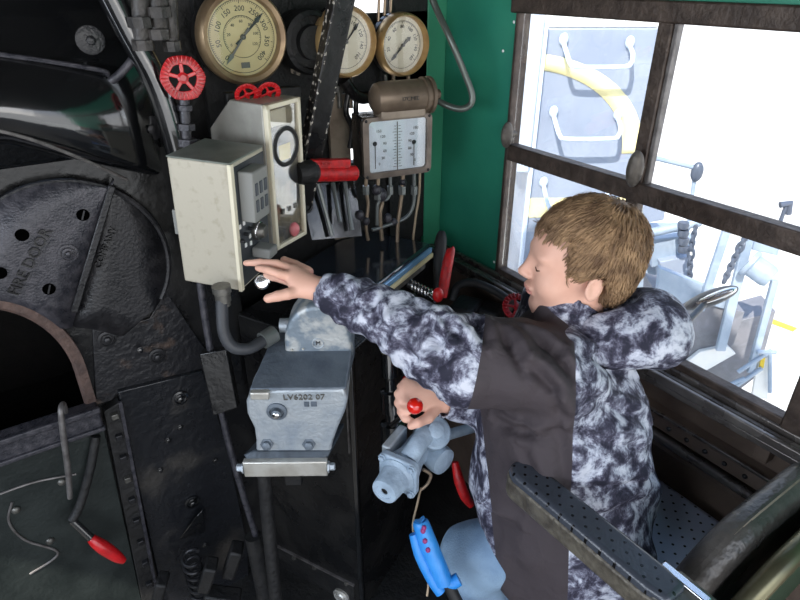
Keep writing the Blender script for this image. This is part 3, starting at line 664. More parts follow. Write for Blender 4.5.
MB().ring(p+V((.008, 0, 0)), (1, 0, 0), .0175, .0022, 30, 8).build('knob_ring', K['chrome'], k)
p = C(256, 250, .004); MB().bb((.002, p.y-.016, p.z-.010), (.044, p.y+.022, p.z+.012)).build('lever_housing', K['grey_pl'], cb, bevel=.004, label='pale grey lever housing under the hand')
p = C(266, 276, .03); q = C(262, 282, .075)
MB().tube([C(268, 262, .0), C(268, 270, .035), C(265, 277, .06), q], .007, 12).build('lever', mat('brown_lever', (120, 74, 58), .5), cb)
ax_ = WM[cb.name].to_3x3().inverted() @ (CAM-at(262, 282, d=1.1)).normalized()
MB().lathe([(.011, -.01), (.0145, -.006), (.0145, .003), (.012, .006), (.011, .005), (0, .0055)], q, ax_, 24).build('push_knob', K['chrome'], cb, label='round chrome push knob')
o = thing('cable_conduit', 'dark grey flexible conduit curving out beneath the cream control box', 'conduit', at(268, 338, d=1.3))
gl = at(222, 292, d=1.20)
MB().tube([loc_of(o, p) for p in (gl, at(222, 310, d=1.21), at(224, 333, d=1.22), at(233, 347, d=1.23), at(250, 348, d=1.25), at(268, 337, d=1.28))], .0125, 14).build('hose', K['hose'], o)
p = loc_of(o, gl+V((0, 0, .006))); MB().lathe([(.019, .008), (.019, -.006), (.016, -.008), (.016, -.026), (.0135, -.028), (.0135, -.036)], p, (0, 0, 1), 12).build('gland', K['steel'], o)
p = loc_of(o, at(267, 338, d=1.28)); m = MB(); m.lathe([(.019, -.012), (.019, .02)], p, loc_of(o, at(268, 337, d=1.28))-loc_of(o, at(250, 348, d=1.25)), 14); m.build('gland', K['hose_lt'], o)
# ================================================================== CONTROL STAND
SY = 63
PC = at(353, 372, d=1.42); st = thing('control_stand', 'tall black control cabinet under the glossy black desk top', 'cabinet', (PC.x, PC.y, 0), SY)
hz = PC.z+.06
lw = on(st, 262, 480, 0).x; rd = .33
MB().bb((lw, 0, FZ), (0, rd, hz)).build('cabinet', K['black'], st, bevel=.004)
for x in (-.004, ):
    MB().bb((x-.01, -.004, FZ), (x+.004, .012, hz)).build('corner_angle', K['black_gloss'], st, bevel=.002)
MB().bb((-.022, -.006, hz-.32), (-.018, .001, hz)).build('corner_highlight', K['rod'], st, bevel=.001)  # pale strip stands in for the highlight down the cabinet edge
p0, p1 = on(st, 288, 552, -.002), on(st, 358, 586, -.002)
kz = (p0.z+p1.z)/2; MB().bb((lw+.02, -.005, FZ), (-.03, .0, kz)).build('kick_panel', K['dull'], st, bevel=.002)
MB().bb((lw+.02, -.007, kz-.003), (-.03, .0, kz+.001)).build('kick_highlight', K['rod'], st)  # pale bar drawn for a highlight line across the cabinet face
for t_ in (.1, .4, .85): m = MB(); bolt(m, p0+(p1-p0)*t_+V((0, -.004, -.008)), (0, -1, 0), .006); m.build('screw', K['steel'], st)
p = on(st, 342, 595, -.004); MB().lathe([(.028, 0), (.028, .008), (.022, .012), (.016, .010), (.012, .014), (0, .014)], p, (0, -1, 0), 24).build('cover_button', K['alu_lt'], st)
# desk
DZ = .905
PD = at(370, 290, z=DZ); dk = thing('desk_top', 'glossy black desk top with a pale blue and cream front edge behind the person\'s arm', 'desk', (PD.x, PD.y, DZ), 63)
dl = on(dk, 294, 268, 0, 2); df = on(dk, 372, 227, 0, 2); dr = on(dk, 426, 242, 0, 2)
W_, D_ = dl.x, dr.y
MB().bb((W_, 0, -.018), (0, D_, 0)).build('top_sheet', K['desk'], dk, bevel=.006, seg=3)
MB().bb((W_+.01, .006, -.030), (.006, D_, -.012)).build('blue_reflection_edge', K['refl_blue'], dk, bevel=.003, label='edge under the sheet coloured as a pale blue reflection')
MB().bb((W_+.01, .008, -.045), (.010, D_+.004, -.030)).build('cream_reflection_edge', K['refl_cream'], dk, bevel=.004, label='edge strip coloured as a cream reflection')
MB().bb((W_+.03, .02, hz-DZ), (-.004, D_-.02, -.045)).build('side_block', K['stone'], dk, bevel=.004, label='rough grey casting under the edge')
# ------------------------------------------------------------------ aluminium brake valve
PV = at(300, 420, d=1.24); bv = thing('brake_valve', 'cast aluminium brake valve housing with a domed top and raised part number', 'valve', PV, 33)
def G(px, py, y=0.): return on(bv, px, py, y)
zt = G(300, 389).z; xl, xr_ = G(250, 391).x, G(345, 389).x
yd = on(bv, 312, 348, zt, 2).y; ydd = yd*.80
f_ = [(252, 391), (344, 389), (348, 399), (345, 412), (338, 428), (333, 442), (331, 452), (256, 452), (256, 441), (254, 428), (247, 414), (246, 402)]
MB().prism([(G(*p).x, G(*p).z) for p in f_], .09).build('front_block', K['alu'], bv, bevel=.006, seg=3)
# sloping upper plate
tl, tr = on(bv, 270, 344, ydd), on(bv, 353, 341, ydd)
zf = zt; zr = tl.z
vs = [V((xl-.002, .004, zf-.008)), V((xr_+.002, .004, zf-.008)), V((tr.x, ydd+.05, zf-.03)), V((tl.x, ydd+.05, zf-.03)), V((xl-.002, .001, zf)), V((xr_+.002, .001, zf)), V((tr.x, ydd+.05, zr)), V((tl.x, ydd+.05, zr))]
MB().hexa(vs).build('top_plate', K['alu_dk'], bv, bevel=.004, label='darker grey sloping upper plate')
# dome
dl_, dr_, dt = on(bv, 285, 356, ydd-.012), on(bv, 353, 354, ydd-.012), on(bv, 317, 306, ydd-.012)
rx = (dr_.x-dl_.x)/2; cx_ = (dr_.x+dl_.x)/2; zb_ = (dl_.z+dr_.z)/2; hh = dt.z-zb_
sh = [(cx_+rx, zb_-.01)]+[(cx_+rx*math.cos(a), zb_+.012+(hh-.012)*math.sin(a)**.9) for a in np.linspace(.0, PI, 26)]+[(cx_-rx, zb_-.01)]
MB().prism(sh, .085, (0, ydd-.012, 0)).build('dome', K['alu_w'], bv, bevel=.010, seg=4)
text('casting_mark', 'M', .014, K['bolt'], bv, (cx_, ydd-.0125, zb_+.030), None, .001)
MB().ring((cx_, ydd-.0125, zb_+.030), (0, 1, 0), .012, .0016, 24, 6).build('casting_ring', K['alu'], bv)
for px, py in ((292, 350), (303, 349)): MB().sphere(G(px, py, ydd-.013), .003, 10, 6).build('pin', K['alu_lt'], bv)
MB().cyl((cx_-rx-.012, ydd+.03, zb_+.05), (cx_-rx+.02, ydd+.03, zb_+.05), .016).build('side_boss', K['alu'], bv)
text('part_number', 'LV6202 07', .0185, K['ink_g'], bv, (G(304, 397).x, -.0005, G(304, 397).z), None, .0022, sx=1.05)  # raised figures coloured darker in place of their relief shading
q = G(310, 404); MB().bb((q.x-.012, -.002, q.z-.006), (q.x-.002, .001, q.z+.006)).bb((q.x+.002, -.002, q.z-.006), (q.x+.014, .001, q.z+.006)).build('inspection_mark', K['alu_dk'], bv, bevel=.001)
q = G(261, 394); MB().bb((q.x-.020, -.010, q.z-.008), (q.x+.018, .01, q.z+.010)).build('stop_lug', K['alu_lt'], bv, bevel=.003, label='bright machined stop lug')
q = G(277, 411); MB().lathe([(.021, -.002), (.021, .004), (.015, .006), (.014, .002), (.010, .002), (.0095, .012), (.007, .014), (0, .014)], q, (0, -1, 0), 24).build('grease_plug', K['alu_dk'], bv)
MB().sphere(q+V((0, -.013, -.002)), (.0085, .004, .0085), 16, 10).build('plug_face', K['chrome'], bv, label='bright round plug face')
b0, b1 = G(242, 463, -.022), G(327, 462, -.022); bz = G(285, 477, -.022).z
MB().hexa([V((b0.x, -.012, b0.z-.006)), V((b1.x, -.012, b0.z-.006)), V((xr_-.01, .09, b0.z+.012)), V((xl+.01, .09, b0.z+.012)), V((b0.x+.004, -.006, b0.z+.004)), V((b1.x-.004, -.006, b0.z+.004)), V((G(333, 450).x, .0, G(333, 450).z)), V((G(254, 450).x, .0, G(254, 450).z))]).build('foot', mat('dark_aluminium', (62, 70, 78), .45, .4, (46, 53, 60), 22, bump=.2), bv, bevel=.004)  # foot coloured darker than the block above it
for px, py in ((267, 444), (309, 444)):
    m = MB(); bolt(m, G(px, py, -.001), (0, -1, .25), .0095, .012); m.build('foot_bolt', K['alu_dk'], bv)
MB().bb((b0.x, -.022, bz), (b1.x, -.006, b0.z)).build('clamp_bar', K['alu_lt'], bv, bevel=.003, label='bright horizontal clamp bar')
for p, s in ((b0, -1), (b1, 1)):
    m = MB(); bolt(m, V((p.x, -.014, (bz+b0.z)/2)), (s, 0, 0), .0085, .014); m.build('clamp_bolt', K['alu'], bv)
MB().bb((-.06, .05, bz-.10), (-.02, .09, b0.z-.005)).build('post', K['dull'], bv, bevel=.003)
# pipes between stand and backhead
seg('stand_pipe', 'thick black vertical pipe below the left end of the clamp bar', 'pipe', [at(262, 440, d=1.36), at(268, 520, d=1.45), at(277, 610, d=1.55)], .0165, K['dull'], n=16)
seg('stand_pipe', 'worn slim rod slanting down from behind the conduit to a sleeve', 'pipe', [at(196, 250, d=1.33), at(207, 330, d=1.40), at(228, 440, d=1.5), at(257, 540, d=1.62)], .0085, K['cast'])
seg('stand_sleeve', 'black tubular sleeve at the foot of the slanting rod', 'sleeve', [at(253, 536, d=1.61), at(268, 612, d=1.72)], .022, K['dull'], n=16, sm=0)
o = thing('rod_guide', 'flat black rectangular guide block around the slanting rod', 'block', at(222, 412, d=1.46))
q = [at(199, 354, d=1.40), at(226, 349, d=1.40), at(238, 408, d=1.45), at(213, 416, d=1.45)]
nrm = (q[1]-q[0]).cross(q[3]-q[0]).normalized()*.03
if nrm.dot(FW) < 0: nrm = -nrm
MB().hexa([loc_of(o, p) for p in q]+[loc_of(o, p+nrm) for p in q]).build('block', K['black'], o, bevel=.003)
# ------------------------------------------------------------------ grey independent brake valve
PI_ = at(399, 473, d=1.24); iv = thing('independent_brake_valve', 'small blue grey painted valve with a blunt snout right of the cabinet', 'valve', PI_, 64)
def I(px, py, y=0.): return on(iv, px, py, y)
MB().prism(rr_poly(.088, .088, .014), .016, (0, -.008, 0)).build('flange', K['vgrey'], iv, bevel=.003)
MB().lathe([(.041, -.004), (.040, .004), (.033, .010), (.032, .012), (.0285, .050), (.027, .054), (.017, .055), (.016, .053), (.008, .053), (.007, .048), (0, .048)], (0, -.006, 0), (0, -1, 0), 32).build('snout', K['vgrey'], iv)
MB().lathe([(.0085, 0), (.0085, .002), (.005, .0025), (.0045, -.001), (0, -.001)], (0, -.0545, 0), (0, -1, 0), 16).build('snout_hole_disc', K['ink'], iv)  # black disc for the dark inside the snout's centre hole
for sx in (-1, 1):
    for sz in (-1, 1):
        m = MB(); bolt(m, V((sx*.034, -.009, sz*.034)), (0, -1, 0), .0065, .007); m.build('flange_bolt', K['vgrey'], iv)
MB().lathe([(.036, 0), (.038, .02), (.03, .05), (.03, .11), (.034, .12), (.034, .15)], (0, .0, .002), (0, 1, 0), 28).build('body', K['vgrey'], iv)
MB().tube([(0.012, .02, .03), (.018, .055, .048), (.02, .085, .052)], .020, 16, 6).build('neck', K['vgrey'], iv)
m = MB().lathe([(.034, -.02), (.037, -.016), (.037, .006), (.033, .010), (.018, .011), (.017, .020), (.010, .023), (0, .023)], (.030, .095, .050), (.5, -.35, .8), 28); m.build('cap', K['vgrey'], iv)
MB().lathe([(.030, -.02), (.032, .0), (.030, .012), (.012, .016), (0, .016)], (.05, .09, -.012), (.9, -.3, .0), 24).build('side_cap', K['vgrey'], iv)
MB().bb((-.05, .012, -.02), (-.03, .09, .044)).build('bracket', K['alu'], iv, bevel=.004)
b_ = MB().tube([(.046, .02, .015), (.058, .03, -.002), (.054, .025, -.025), (.044, .015, -.038)], .0035, 10); b_.build('link', K['copper'], iv)
seg('air_pipe', 'short pale blue pipe leading from the grey valve to the person\'s sleeve', 'pipe', [at(436, 440, d=1.38), at(444, 436, d=1.38), at(478, 426, d=1.40)], .0125, K['vgrey'], n=14, sm=0)
o = thing('brake_lever', 'red ball knob lever held in the lower fist', 'lever', at(392, 425, d=1.34))
c = at(415, 406, d=1.185)
MB().tube([loc_of(o, at(392, 425, d=1.34)), loc_of(o, at(404, 416, d=1.26)), loc_of(o, c)], .0062, 10).build('lever_rod', K['chrome'], o)
MB().sphere(loc_of(o, c), .0165, 24, 16).build('ball', K['red_ball'], o, label='glossy red ball knob')
o = thing('valve_column', 'stacked black cylindrical valve column beside the red ball lever', 'column', at(392, 452, d=1.42))
a = loc_of(o, at(389, 352, d=1.40)); b_ = loc_of(o, at(394, 456, d=1.48)); m = MB(); ax = b_-a
m.lathe([(.02, 0), (.02, ax.length*.22), (.014, ax.length*.24), (.014, ax.length*.35), (.026, ax.length*.36), (.026, ax.length*.55), (.017, ax.length*.57), (.017, ax.length*.66), (.03, ax.length*.67), (.03, ax.length)], a, ax, 20); m.build('column', K['black_gloss'], o)
o = thing('red_knob_lever', 'tiny red tip poking up above the lower fist', 'lever', at(404, 385, d=1.36))
MB().tube([loc_of(o, at(404, 390, d=1.36)), loc_of(o, at(406, 379, d=1.33))], .008, 10, 0).build('tip', K['red'], o)
o = thing('curved_red_lever', 'thin curved red lever edge beside the coat front', 'lever', at(466, 500, d=1.42))
MB().tube([loc_of(o, at(*p, d=1.42)) for p in ((455, 462), (459, 480), (465, 496), (472, 506))], .012, 10, rr=[.008, .013, .013, .008]).build('lever', K['redworn'], o)
# blue grip tool with wire
o = thing('blue_grip_tool', 'bright blue rubber grip handle hanging on a thin wire before the jeans', 'tool', at(449, 590, d=1.2))
T = lambda px, py, d=1.17: loc_of(o, at(px, py, d=d))
MB().tube([T(420, 521), T(421, 524), T(430, 548), T(441, 575), T(444, 584)], .02, 16, 8, rr=[.010, .0165, .0185, .0185, .017]).build('grip', K['blue'], o)
MB().tube([T(441, 577), T(450, 583), T(459, 579)], .013, 12, 6).build('guard', K['blue'], o)
MB().tube([T(413, 534), T(420, 556), T(432, 580), T(441, 592)], .011, 12, 8, rr=[.008, .011, .011, .012]).build('lever', K['blue'], o)
m = MB()
for px, py in ((424, 528), (425, 541), (428, 550), (423, 531)): m.sphere(T(px, py, 1.153), (.005, .005, .006), 10, 6)
m.build('red_marks', K['bluemark'], o, label='smeared red marks')
MB().tube([T(448, 584), T(458, 604)], .012, 10, 0).build('shank', K['ink'], o)
seg('hanging_wire', 'thin tan wire hanging from the small grey valve', 'wire', [at(421, 488, d=1.25), at(417, 505, d=1.22), at(413, 528, d=1.2), at(420, 556, d=1.2), at(428, 578, d=1.2), at(427, 596, d=1.2)], .0022, K['wire'], n=8)
# ================================================================== DUPLEX GAUGE, CYLINDER, TUBES
PG = at(396, 146, y=1.30); dg_ = thing('duplex_gauge', 'square two scale gauge with a grey rim below the brown cylinder', 'gauge', PG, 10)
def E_(px, py, y=0.): return on(dg_, px, py, y)
l_, r_, t_, b_ = E_(362, 145).x, E_(430, 142).x, E_(396, 115).z, E_(397, 175).z
w_, h_ = r_-l_, t_-b_; cxx, czz = (l_+r_)/2, (t_+b_)/2
MB().bb((l_, .0, b_), (r_, .075, t_)).build('casing', K['black'], dg_, bevel=.004)
fr = rr_poly(w_, h_, .014, 6, cxx, czz); inn = rr_poly(w_*.84, h_*.84, .010, 6, cxx, czz+.003)
rows = [[V((a[0], yy, a[1])) for a in ring+ring[:1]] for ring, yy in ((fr, .004), (fr, -.010), (inn, -.012), (inn, .0))]
MB().strip(rows).build('rim', mat('grey_rim', (126, 114, 104), .45, .4, (100, 90, 82), 20), dg_)
MB().prism(inn, .002, (0, -.003, 0)).build('dial', K['dial_b'], dg_, smooth=False)
m = MB().bb((cxx-.0012, -.0045, b_+h_*.1), (cxx+.0012, -.0035, t_-h_*.1))
for s in (-1, 1):
    for i in range(15):
        z_ = b_+h_*(.16+.048*i); m.bb((cxx+s*.003-(.0 if s > 0 else .010 if i % 3 == 0 else .006), -.0045, z_-.0006), (cxx+s*.003+(.0 if s < 0 else .010 if i % 3 == 0 else .006), -.0035, z_+.0006))
m.build('scale_marks', K['ink_g'], dg_, smooth=False)
ts = []
for s in (-1, 1):
    for i, nn in enumerate(('0', '30', '60', '90', '120', '150')):
        a = math.radians(-52+21*i); ts.append(text('numeral', nn, .010, K['ink_g'], None, (cxx+s*(w_*.40-w_*.22*math.cos(a)), -.0042, czz+h_*.34*math.sin(a)), None, .0003))
join_mesh('numerals', ts, K['ink_g'], dg_)
for px, py, q_ in ((375, 144, 169), (414, 142, 165)):
    p = E_(px, py, -.005); MB().sphere(p, (.006, .003, .006), 14, 8).build('needle_hub', K['ink'], dg_)
    q = E_(px, q_, -.005); MB().bb((p.x-.001, -.006, q.z), (p.x+.001, -.005, p.z)).build('needle', K['ink_g'], dg_)
m = MB()
for sx in (-1, 1):
    for sz in (-1, 1): m.sphere((cxx+sx*w_*.455, -.011, czz+sz*h_*.455), (.004, .003, .004), 10, 6)
m.build('rim_screws', K['bolt'], dg_)
MB().prism(inn, .001, (0, -.008, 0)).build('gauge_glass', K['gglass'], dg_, smooth=False)
# brown cylinder
PCY = at(402, 97, y=1.30); cy = thing('brown_cylinder', 'brown bronze cylinder lying on top of the square two scale gauge', 'cylinder', PCY, 10)
def F_(px, py, y=0.): return on(cy, px, py, y)
xl_, xr2 = F_(370, 97).x, F_(432, 96).x; rc = .041
MB().lathe([(0, xl_), (rc*.55, xl_+.003), (rc*.9, xl_+.014), (rc, xl_+.03), (rc, xr2-.032), (rc*1.10, xr2-.03), (rc*1.10, xr2-.022), (rc*1.0, xr2-.02), (rc*1.0, xr2-.016), (rc*1.12, xr2-.014), (rc*1.12, xr2-.006), (rc*.8, xr2), (rc*.3, xr2+.004), (rc*.3, xr2+.02), (0, xr2+.02)], (0, 0, 0), (1, 0, 0), 40).build('barrel', K['bronze'], cy)
MB().bb((F_(377, 110).x, -.03, F_(400, 114).z-.006), (F_(421, 110).x, .03, -rc*.6)).build('saddle', K['tan'], cy, bevel=.004)
th = math.radians(-8)
text('stamped_number', 'I7CMIE', .0135, K['ink'], cy, (F_(404, 97).x, -rc-.0005, .002), None, .0008, sx=1.15)
o = thing('grey_hose', 'grey steel air tube looping down to the brown cylinder\'s right end', 'hose', at(470, 100, x=XW-.05))
hp = [at(425, -20, y=1.36), at(436, 8, y=1.33), at(450, 38, y=1.28), at(464, 72, y=1.25), at(472, 94, y=1.23), at(470, 105, y=1.23), at(460, 109, y=1.24), at(446, 105, y=1.27), at(432, 97, y=1.30)]
MB().tube([loc_of(o, p) for p in hp], .0085, 14).build('tube', mat('greenish_grey_tube', (92, 98, 92), .32, .5), o)
# red bar
o = thing('red_throttle_bar', 'red bar with a round tubular underside left of the square gauge', 'lever', at(335, 180, y=1.28))
T = lambda px, py, y=1.28: loc_of(o, at(px, py, y=y))
a, b_ = T(310, 174), T(357, 173); MB().lathe([(.014, 0), (.019, .004), (.019, (b_-a).length-.006), (.012, (b_-a).length)], a, b_-a, 24).build('tube', K['redworn'], o)
MB().bar(T(311, 164), T(349, 163), .02, .022).build('bar', K['redworn'], o, bevel=.003)
m = MB()
for k in range(5): m.sphere(T(314+k*4, 164, 1.268), .0025, 8, 6)
m.build('studs', K['red'], o)
MB().lathe([(.024, 0), (.028, .01), (.028, .04), (.02, .05)], T(298, 174), (1, 0, 0), 20).build('collar', K['dull'], o)
# tubing under the duplex gauge
o = thing('gauge_tubing', 'bundle of thin grey copper tubes with nuts below the square gauge', 'tubes', at(395, 232, y=1.36))
def Tt(px, py, y=1.36): return loc_of(o, at(px, py, y=y))
for pts, r, mt in (([(366, 176), (366, 190), (368, 205), (366, 225), (368, 240)], .005, 'copper'), ([(378, 178), (378, 195), (382, 203), (380, 215), (382, 240)], .006, 'copper'), ([(390, 174), (390, 190), (387, 199), (378, 203), (377, 225)], .005, 'hose_lt'),
                   ([(403, 174), (402, 190), (400, 208), (398, 222), (397, 245)], .006, 'copper'), ([(414, 172), (414, 190), (413, 206), (405, 218), (385, 226), (372, 230)], .0055, 'hose_lt'), ([(420, 172), (419, 195), (416, 215), (413, 240)], .0035, 'wire')):
    MB().tube([Tt(*p) for p in pts], r, 10).build('tube', K[mt], o)
    if r > .0045:
        m = MB(); p = Tt(*pts[1]); m.lathe([(r*1.9, -.012), (r*1.9, .012)], p, (0, 0, 1), 6); m.build('nut', K['hose_lt'], o)
for px, py, r in ((377, 190, .014), (382, 195, .016), (366, 221, .011), (403, 182, .010), (360, 215, .012), (388, 218, .012), (394, 222, .01)): MB().sphere(Tt(px, py), (r, r, r*1.2), 10, 6).build('fitting', K['cast'], o)
# boiler side pipes seen through the gap (behind the red bar)
o = thing('slanted_sheet', 'glossy dark sheet with streaky reflections under the red bar', 'sheet', at(335, 230, y=1.42))
T = lambda px, py, y=1.44: loc_of(o, at(px, py, y=y))
MB().hexa([T(300, 185, 1.40), T(355, 180, 1.40), T(362, 236, 1.34), T(312, 240, 1.34), T(300, 185, 1.41), T(355, 180, 1.41), T(362, 236, 1.35), T(312, 240, 1.35)]).build('sheet', K['black_gloss'], o)
for a, b_ in (((318, 184), (332, 236)), ((333, 183), (340, 222)), ((345, 182), (352, 230))):
    MB().tube([T(*a, 1.385), T(*b_, 1.33)], .006, 8, 0).build('pipe', K['hose_lt'], o)
MB().lathe([(.02, 0), (.024, .004), (.018, .006), (.016, .001), (0, .001)], T(304, 205, 1.365), (0, -1, .4), 20).build('port', K['ink'], o)
# dark upright panel behind the duplex gauge
o = thing('gauge_board', 'flat black upright board behind the square gauge and pressure gauges', 'board', at(420, 200, y=1.476))
q0, q1 = loc_of(o, at(374, 0, y=1.476)), loc_of(o, at(423, 236, y=1.476))
MB().bb((loc_of(o, at(388, 0, y=1.476)).x, 0, q1.z), (q1.x, .010, .75)).build('board', K['dull'], o)
MB().bb((loc_of(o, at(352, 50, y=1.476)).x, 0, loc_of(o, at(360, 93, y=1.476)).z), (q1.x, .010, loc_of(o, at(370, 13, y=1.476)).z)).build('board_top', K['dull'], o)
m = MB(); m.bb((loc_of(o, at(332, 120, y=1.45)).x, -.012, loc_of(o, at(345, 240, y=1.45)).z), (loc_of(o, at(352, 120, y=1.45)).x, 0, loc_of(o, at(345, 95, y=1.45)).z)); m.build('post', K['tan'], o)
o = thing('round_yoke', 'black ring yoke left of the brown cylinder with bright daylight behind', 'yoke', at(352, 118, y=1.42))
MB().tube([loc_of(o, at(*p, y=1.42)) for p in ((344, 80), (352, 92), (362, 98), (372, 96))], .016, 12).tube([loc_of(o, at(346, 84, y=1.42)), loc_of(o, at(346, 84, y=1.42))+V((0, .068, 0))], .012, 10, 0).build('yoke', K['black'], o)
MB().tube([loc_of(o, at(*p, y=1.42)) for p in ((349, 92), (346, 112), (352, 128), (350, 148))], .008, 10).tube([loc_of(o, at(*p, y=1.42)) for p in ((357, 92), (356, 112), (360, 130))], .007, 10).build('legs', K['black'], o)
# handles by the window sill
o = thing('throttle_lever', 'upright black flat handle left of the green wall foot', 'handle', at(437, 286, d=1.68))
T = lambda px, py, d=1.68: loc_of(o, at(px, py, d=d))
MB().tube([T(438, 300), T(439, 270), T(441, 240), T(442, 231)], .017, 12, 8, rr=[.012, .0165, .0165, .008]).build('grip', K['ink'], o)
MB().tube([T(444, 238), T(444, 262), T(441, 288)], .004, 8).build('wear_edge', K['tan'], o)
o = thing('reverser_lever', 'upright scuffed red handle leaning beside the black flat handle', 'handle', at(444, 290, d=1.62))
T = lambda px, py, d=1.62: loc_of(o, at(px, py, d=d))
MB().tube([T(443, 298), T(444, 285), T(448, 262), T(451, 250), T(451, 248)], .014, 12, 8, rr=[.010, .0145, .0145, .011, .006]).build('grip', K['redworn'], o)
o = thing('ball_lever', 'short pinkish red knob just above the person\'s forearm', 'knob', at(438, 300, d=1.5))
MB().sphere(loc_of(o, at(438, 295, d=1.5)), (.014, .014, .020), 18, 12).build('knob', K['redworn'], o)
MB().cyl(loc_of(o, at(436, 300, d=1.51)), loc_of(o, at(424, 290, d=1.55)), .008).build('shaft', K['chrome'], o)
o = thing('threaded_shaft', 'bright ribbed shaft between the desk edge and the red knob', 'shaft', at(418, 287, d=1.55))
m = MB()
for k in range(7): p = loc_of(o, at(412+k*3.2, 285+k*1.6, d=1.54)); m.ring(p, RT, .013, .003, 20, 6)
m.build('ribs', K['chrome'], o); MB().cyl(loc_of(o, at(408, 283, d=1.54)), loc_of(o, at(434, 296, d=1.54)), .011).build('core', K['bolt'], o)
hw = handwheel('dark red ribbed handwheel lying low between chin and sill', at(517, 307, d=1.42), .036, 20, -50, m=mat('dark_red_enamel', (150, 22, 30), .4), spokes=5, ribs=20, hexa=False)  # darker red enamel than the other handwheels
seg('black_hose', 'black hose arching along the wall under the sill rails', 'hose', [at(452, 300, d=1.75), at(458, 286, d=1.74), at(475, 283, d=1.72), at(500, 294, d=1.68), at(530, 318, d=1.6), at(545, 345, d=1.55)], .012, K['ink'])
o = thing('lower_clutter_casting', 'dark ribbed casting filling the corner below the sill rails', 'casting', at(480, 330, d=1.8))
m = MB()
for px, py, sx, sy, sz in ((465, 320, .10, .08, .12), (490, 318, .08, .07, .08), (500, 345, .12, .1, .12), (455, 360, .1, .1, .16)): m.box(loc_of(o, at(px, py, d=1.8)), (sx, sy, sz), Matrix.Rotation(.5, 3, 'Z'))
m.build('body', K['dull'], o, bevel=.012)
# ceiling cable
seg('ceiling_cable', 'thin pale cable sagging under the roof edge beam', 'cable', [at(490, -14, d=1.62), at(515, 1, d=1.58), at(540, 3, d=1.54), at(562, -2, d=1.5), at(580, -14, d=1.48)], .0035, K['hose_lt'], n=8)
o = thing('beam_clip', 'small dark bracket hanging from the roof edge above the green wall', 'bracket', at(475, 4, d=1.62))
MB().box((0, 0, .015), (.02, .02, .06)).build('clip', K['bolt'], o, bevel=.002)
m = MB()
for px, py in ((503, 51), (514, 22), (494, 262)): m.sphere(at(px, py, x=XW-.001)-V((0, 0, 0)), (.002, .004, .004), 10, 6)
m.build('paint_chip', K['white'], wr, label='tiny white paint chips')
# clutter low at the boiler foot
rnd = random.Random(3)
def clutter(name, label, cat, items, mt=K['black_gloss']):
    o = thing(name, label, cat, items[0][1])
    for n_, p, s, R in items:
        MB().box(loc_of(o, p), s, R).build(n_, mt, o, bevel=.006)
    return o
R1 = Matrix.Rotation(-.5, 3, 'Z') @ Matrix.Rotation(.35, 3, 'Y')
clutter('grate_shaker', 'black stepped levers in a row at the foot of the backhead', 'lever', [('lug', at(208, 575, d=1.66), (.035, .05, .10), R1), ('lug', at(233, 560, d=1.68), (.035, .05, .11), R1), ('lug', at(160, 590, d=1.62), (.03, .05, .10), R1), ('foot', at(222, 598, d=1.70), (.10, .05, .05), R1)], K['dull'])
o = thing('coil_spring', 'dark coil spring standing at the foot of the patch plate', 'spring', at(190, 580, d=1.66))
c0 = loc_of(o, at(190, 555, d=1.64)); MB().tube([c0+V((.022*math.cos(a), .022*math.sin(a), -.009*a/2)) for a in np.linspace(0, 2*PI*6, 120)], .005, 8, 0).build('coil', K['bolt'], o)
# ================================================================== SEAT
ch = thing('cab_seat', 'grey perforated vinyl cab seat with one armrest and a black leather back', 'chair', (.92, .45, 0), 0)
def H(p): return loc_of(ch, p)
SZ = .53
MB().bb((-.20, -.20, SZ-.09), (.205, .27, SZ)).build('seat_cushion', K['vinyl'], ch, bevel=.025, seg=4)
MB().bb((-.185, -.19, SZ-.14), (.19, .25, SZ-.09)).build('seat_pan', K['dull'], ch, bevel=.01)
MB().cyl((0, .03, FZ), (0, .03, SZ-.14), .05).lathe([(.16, 0), (.16, .012), (.06, .03)], (0, .03, FZ), (0, 0, 1), 28).build('pedestal', K['dull'], ch)
# armrest: rounded bar, perforated pad on top, worn grey edge band
AZ = .83
a, b_ = H(at(508, 466, z=AZ)), H(at(662, 594, z=AZ)); a2 = (a+b_)/2
ln = (a-b_).length; dv = (a-b_).normalized(); sd = V((dv.y, -dv.x, 0)); hw_ = .029; cen = a2+sd*.017
poly = []
for k in range(25):
    t_ = PI*k/24; poly.append((hw_*math.cos(t_), ln/2-.03+hw_*math.sin(t_)*1.1))
poly += [(-hw_, -ln/2+.02), (-hw_*.8, -ln/2-.015), (hw_*.8, -ln/2-.015), (hw_, -ln/2+.02)]
pad = MB().prism(poly, .030, cen+V((0, 0, -.026)), sd, dv, V((0, 0, 1))).build('armrest_pad', K['vinyl_b'], ch, bevel=.010, seg=4)
big = [(p[0]*1.10, p[1]*1.012) for p in poly]
MB().prism(big, .042, cen+V((0, 0, -.052)), sd, dv, V((0, 0, 1))).build('armrest_band', K['band'], ch, bevel=.006, seg=3, label='worn grey armrest edge')
e0 = cen-dv*(ln/2-.0)
MB().bb(e0+V((-.028, -.055, -.060)), e0+V((.045, .012, -.004))).build('armrest_bracket', K['steel'], ch, bevel=.005)
m = MB(); bolt(m, e0+V((-.005, -.03, -.006)), (0, 0, 1), .009, .006); m.build('bracket_bolt', K['bolt'], ch)
MB().bb(e0+V((.02, -.045, -.012)), e0+V((.034, .03, .002))).build('bracket_plate', K['chrome'], ch, bevel=.002)
MB().bar(e0+V((0, -.03, -.06)), e0+V((0.01, -.06, -.32)), .035, .02).build('armrest_strut', K['steel'], ch, bevel=.004)
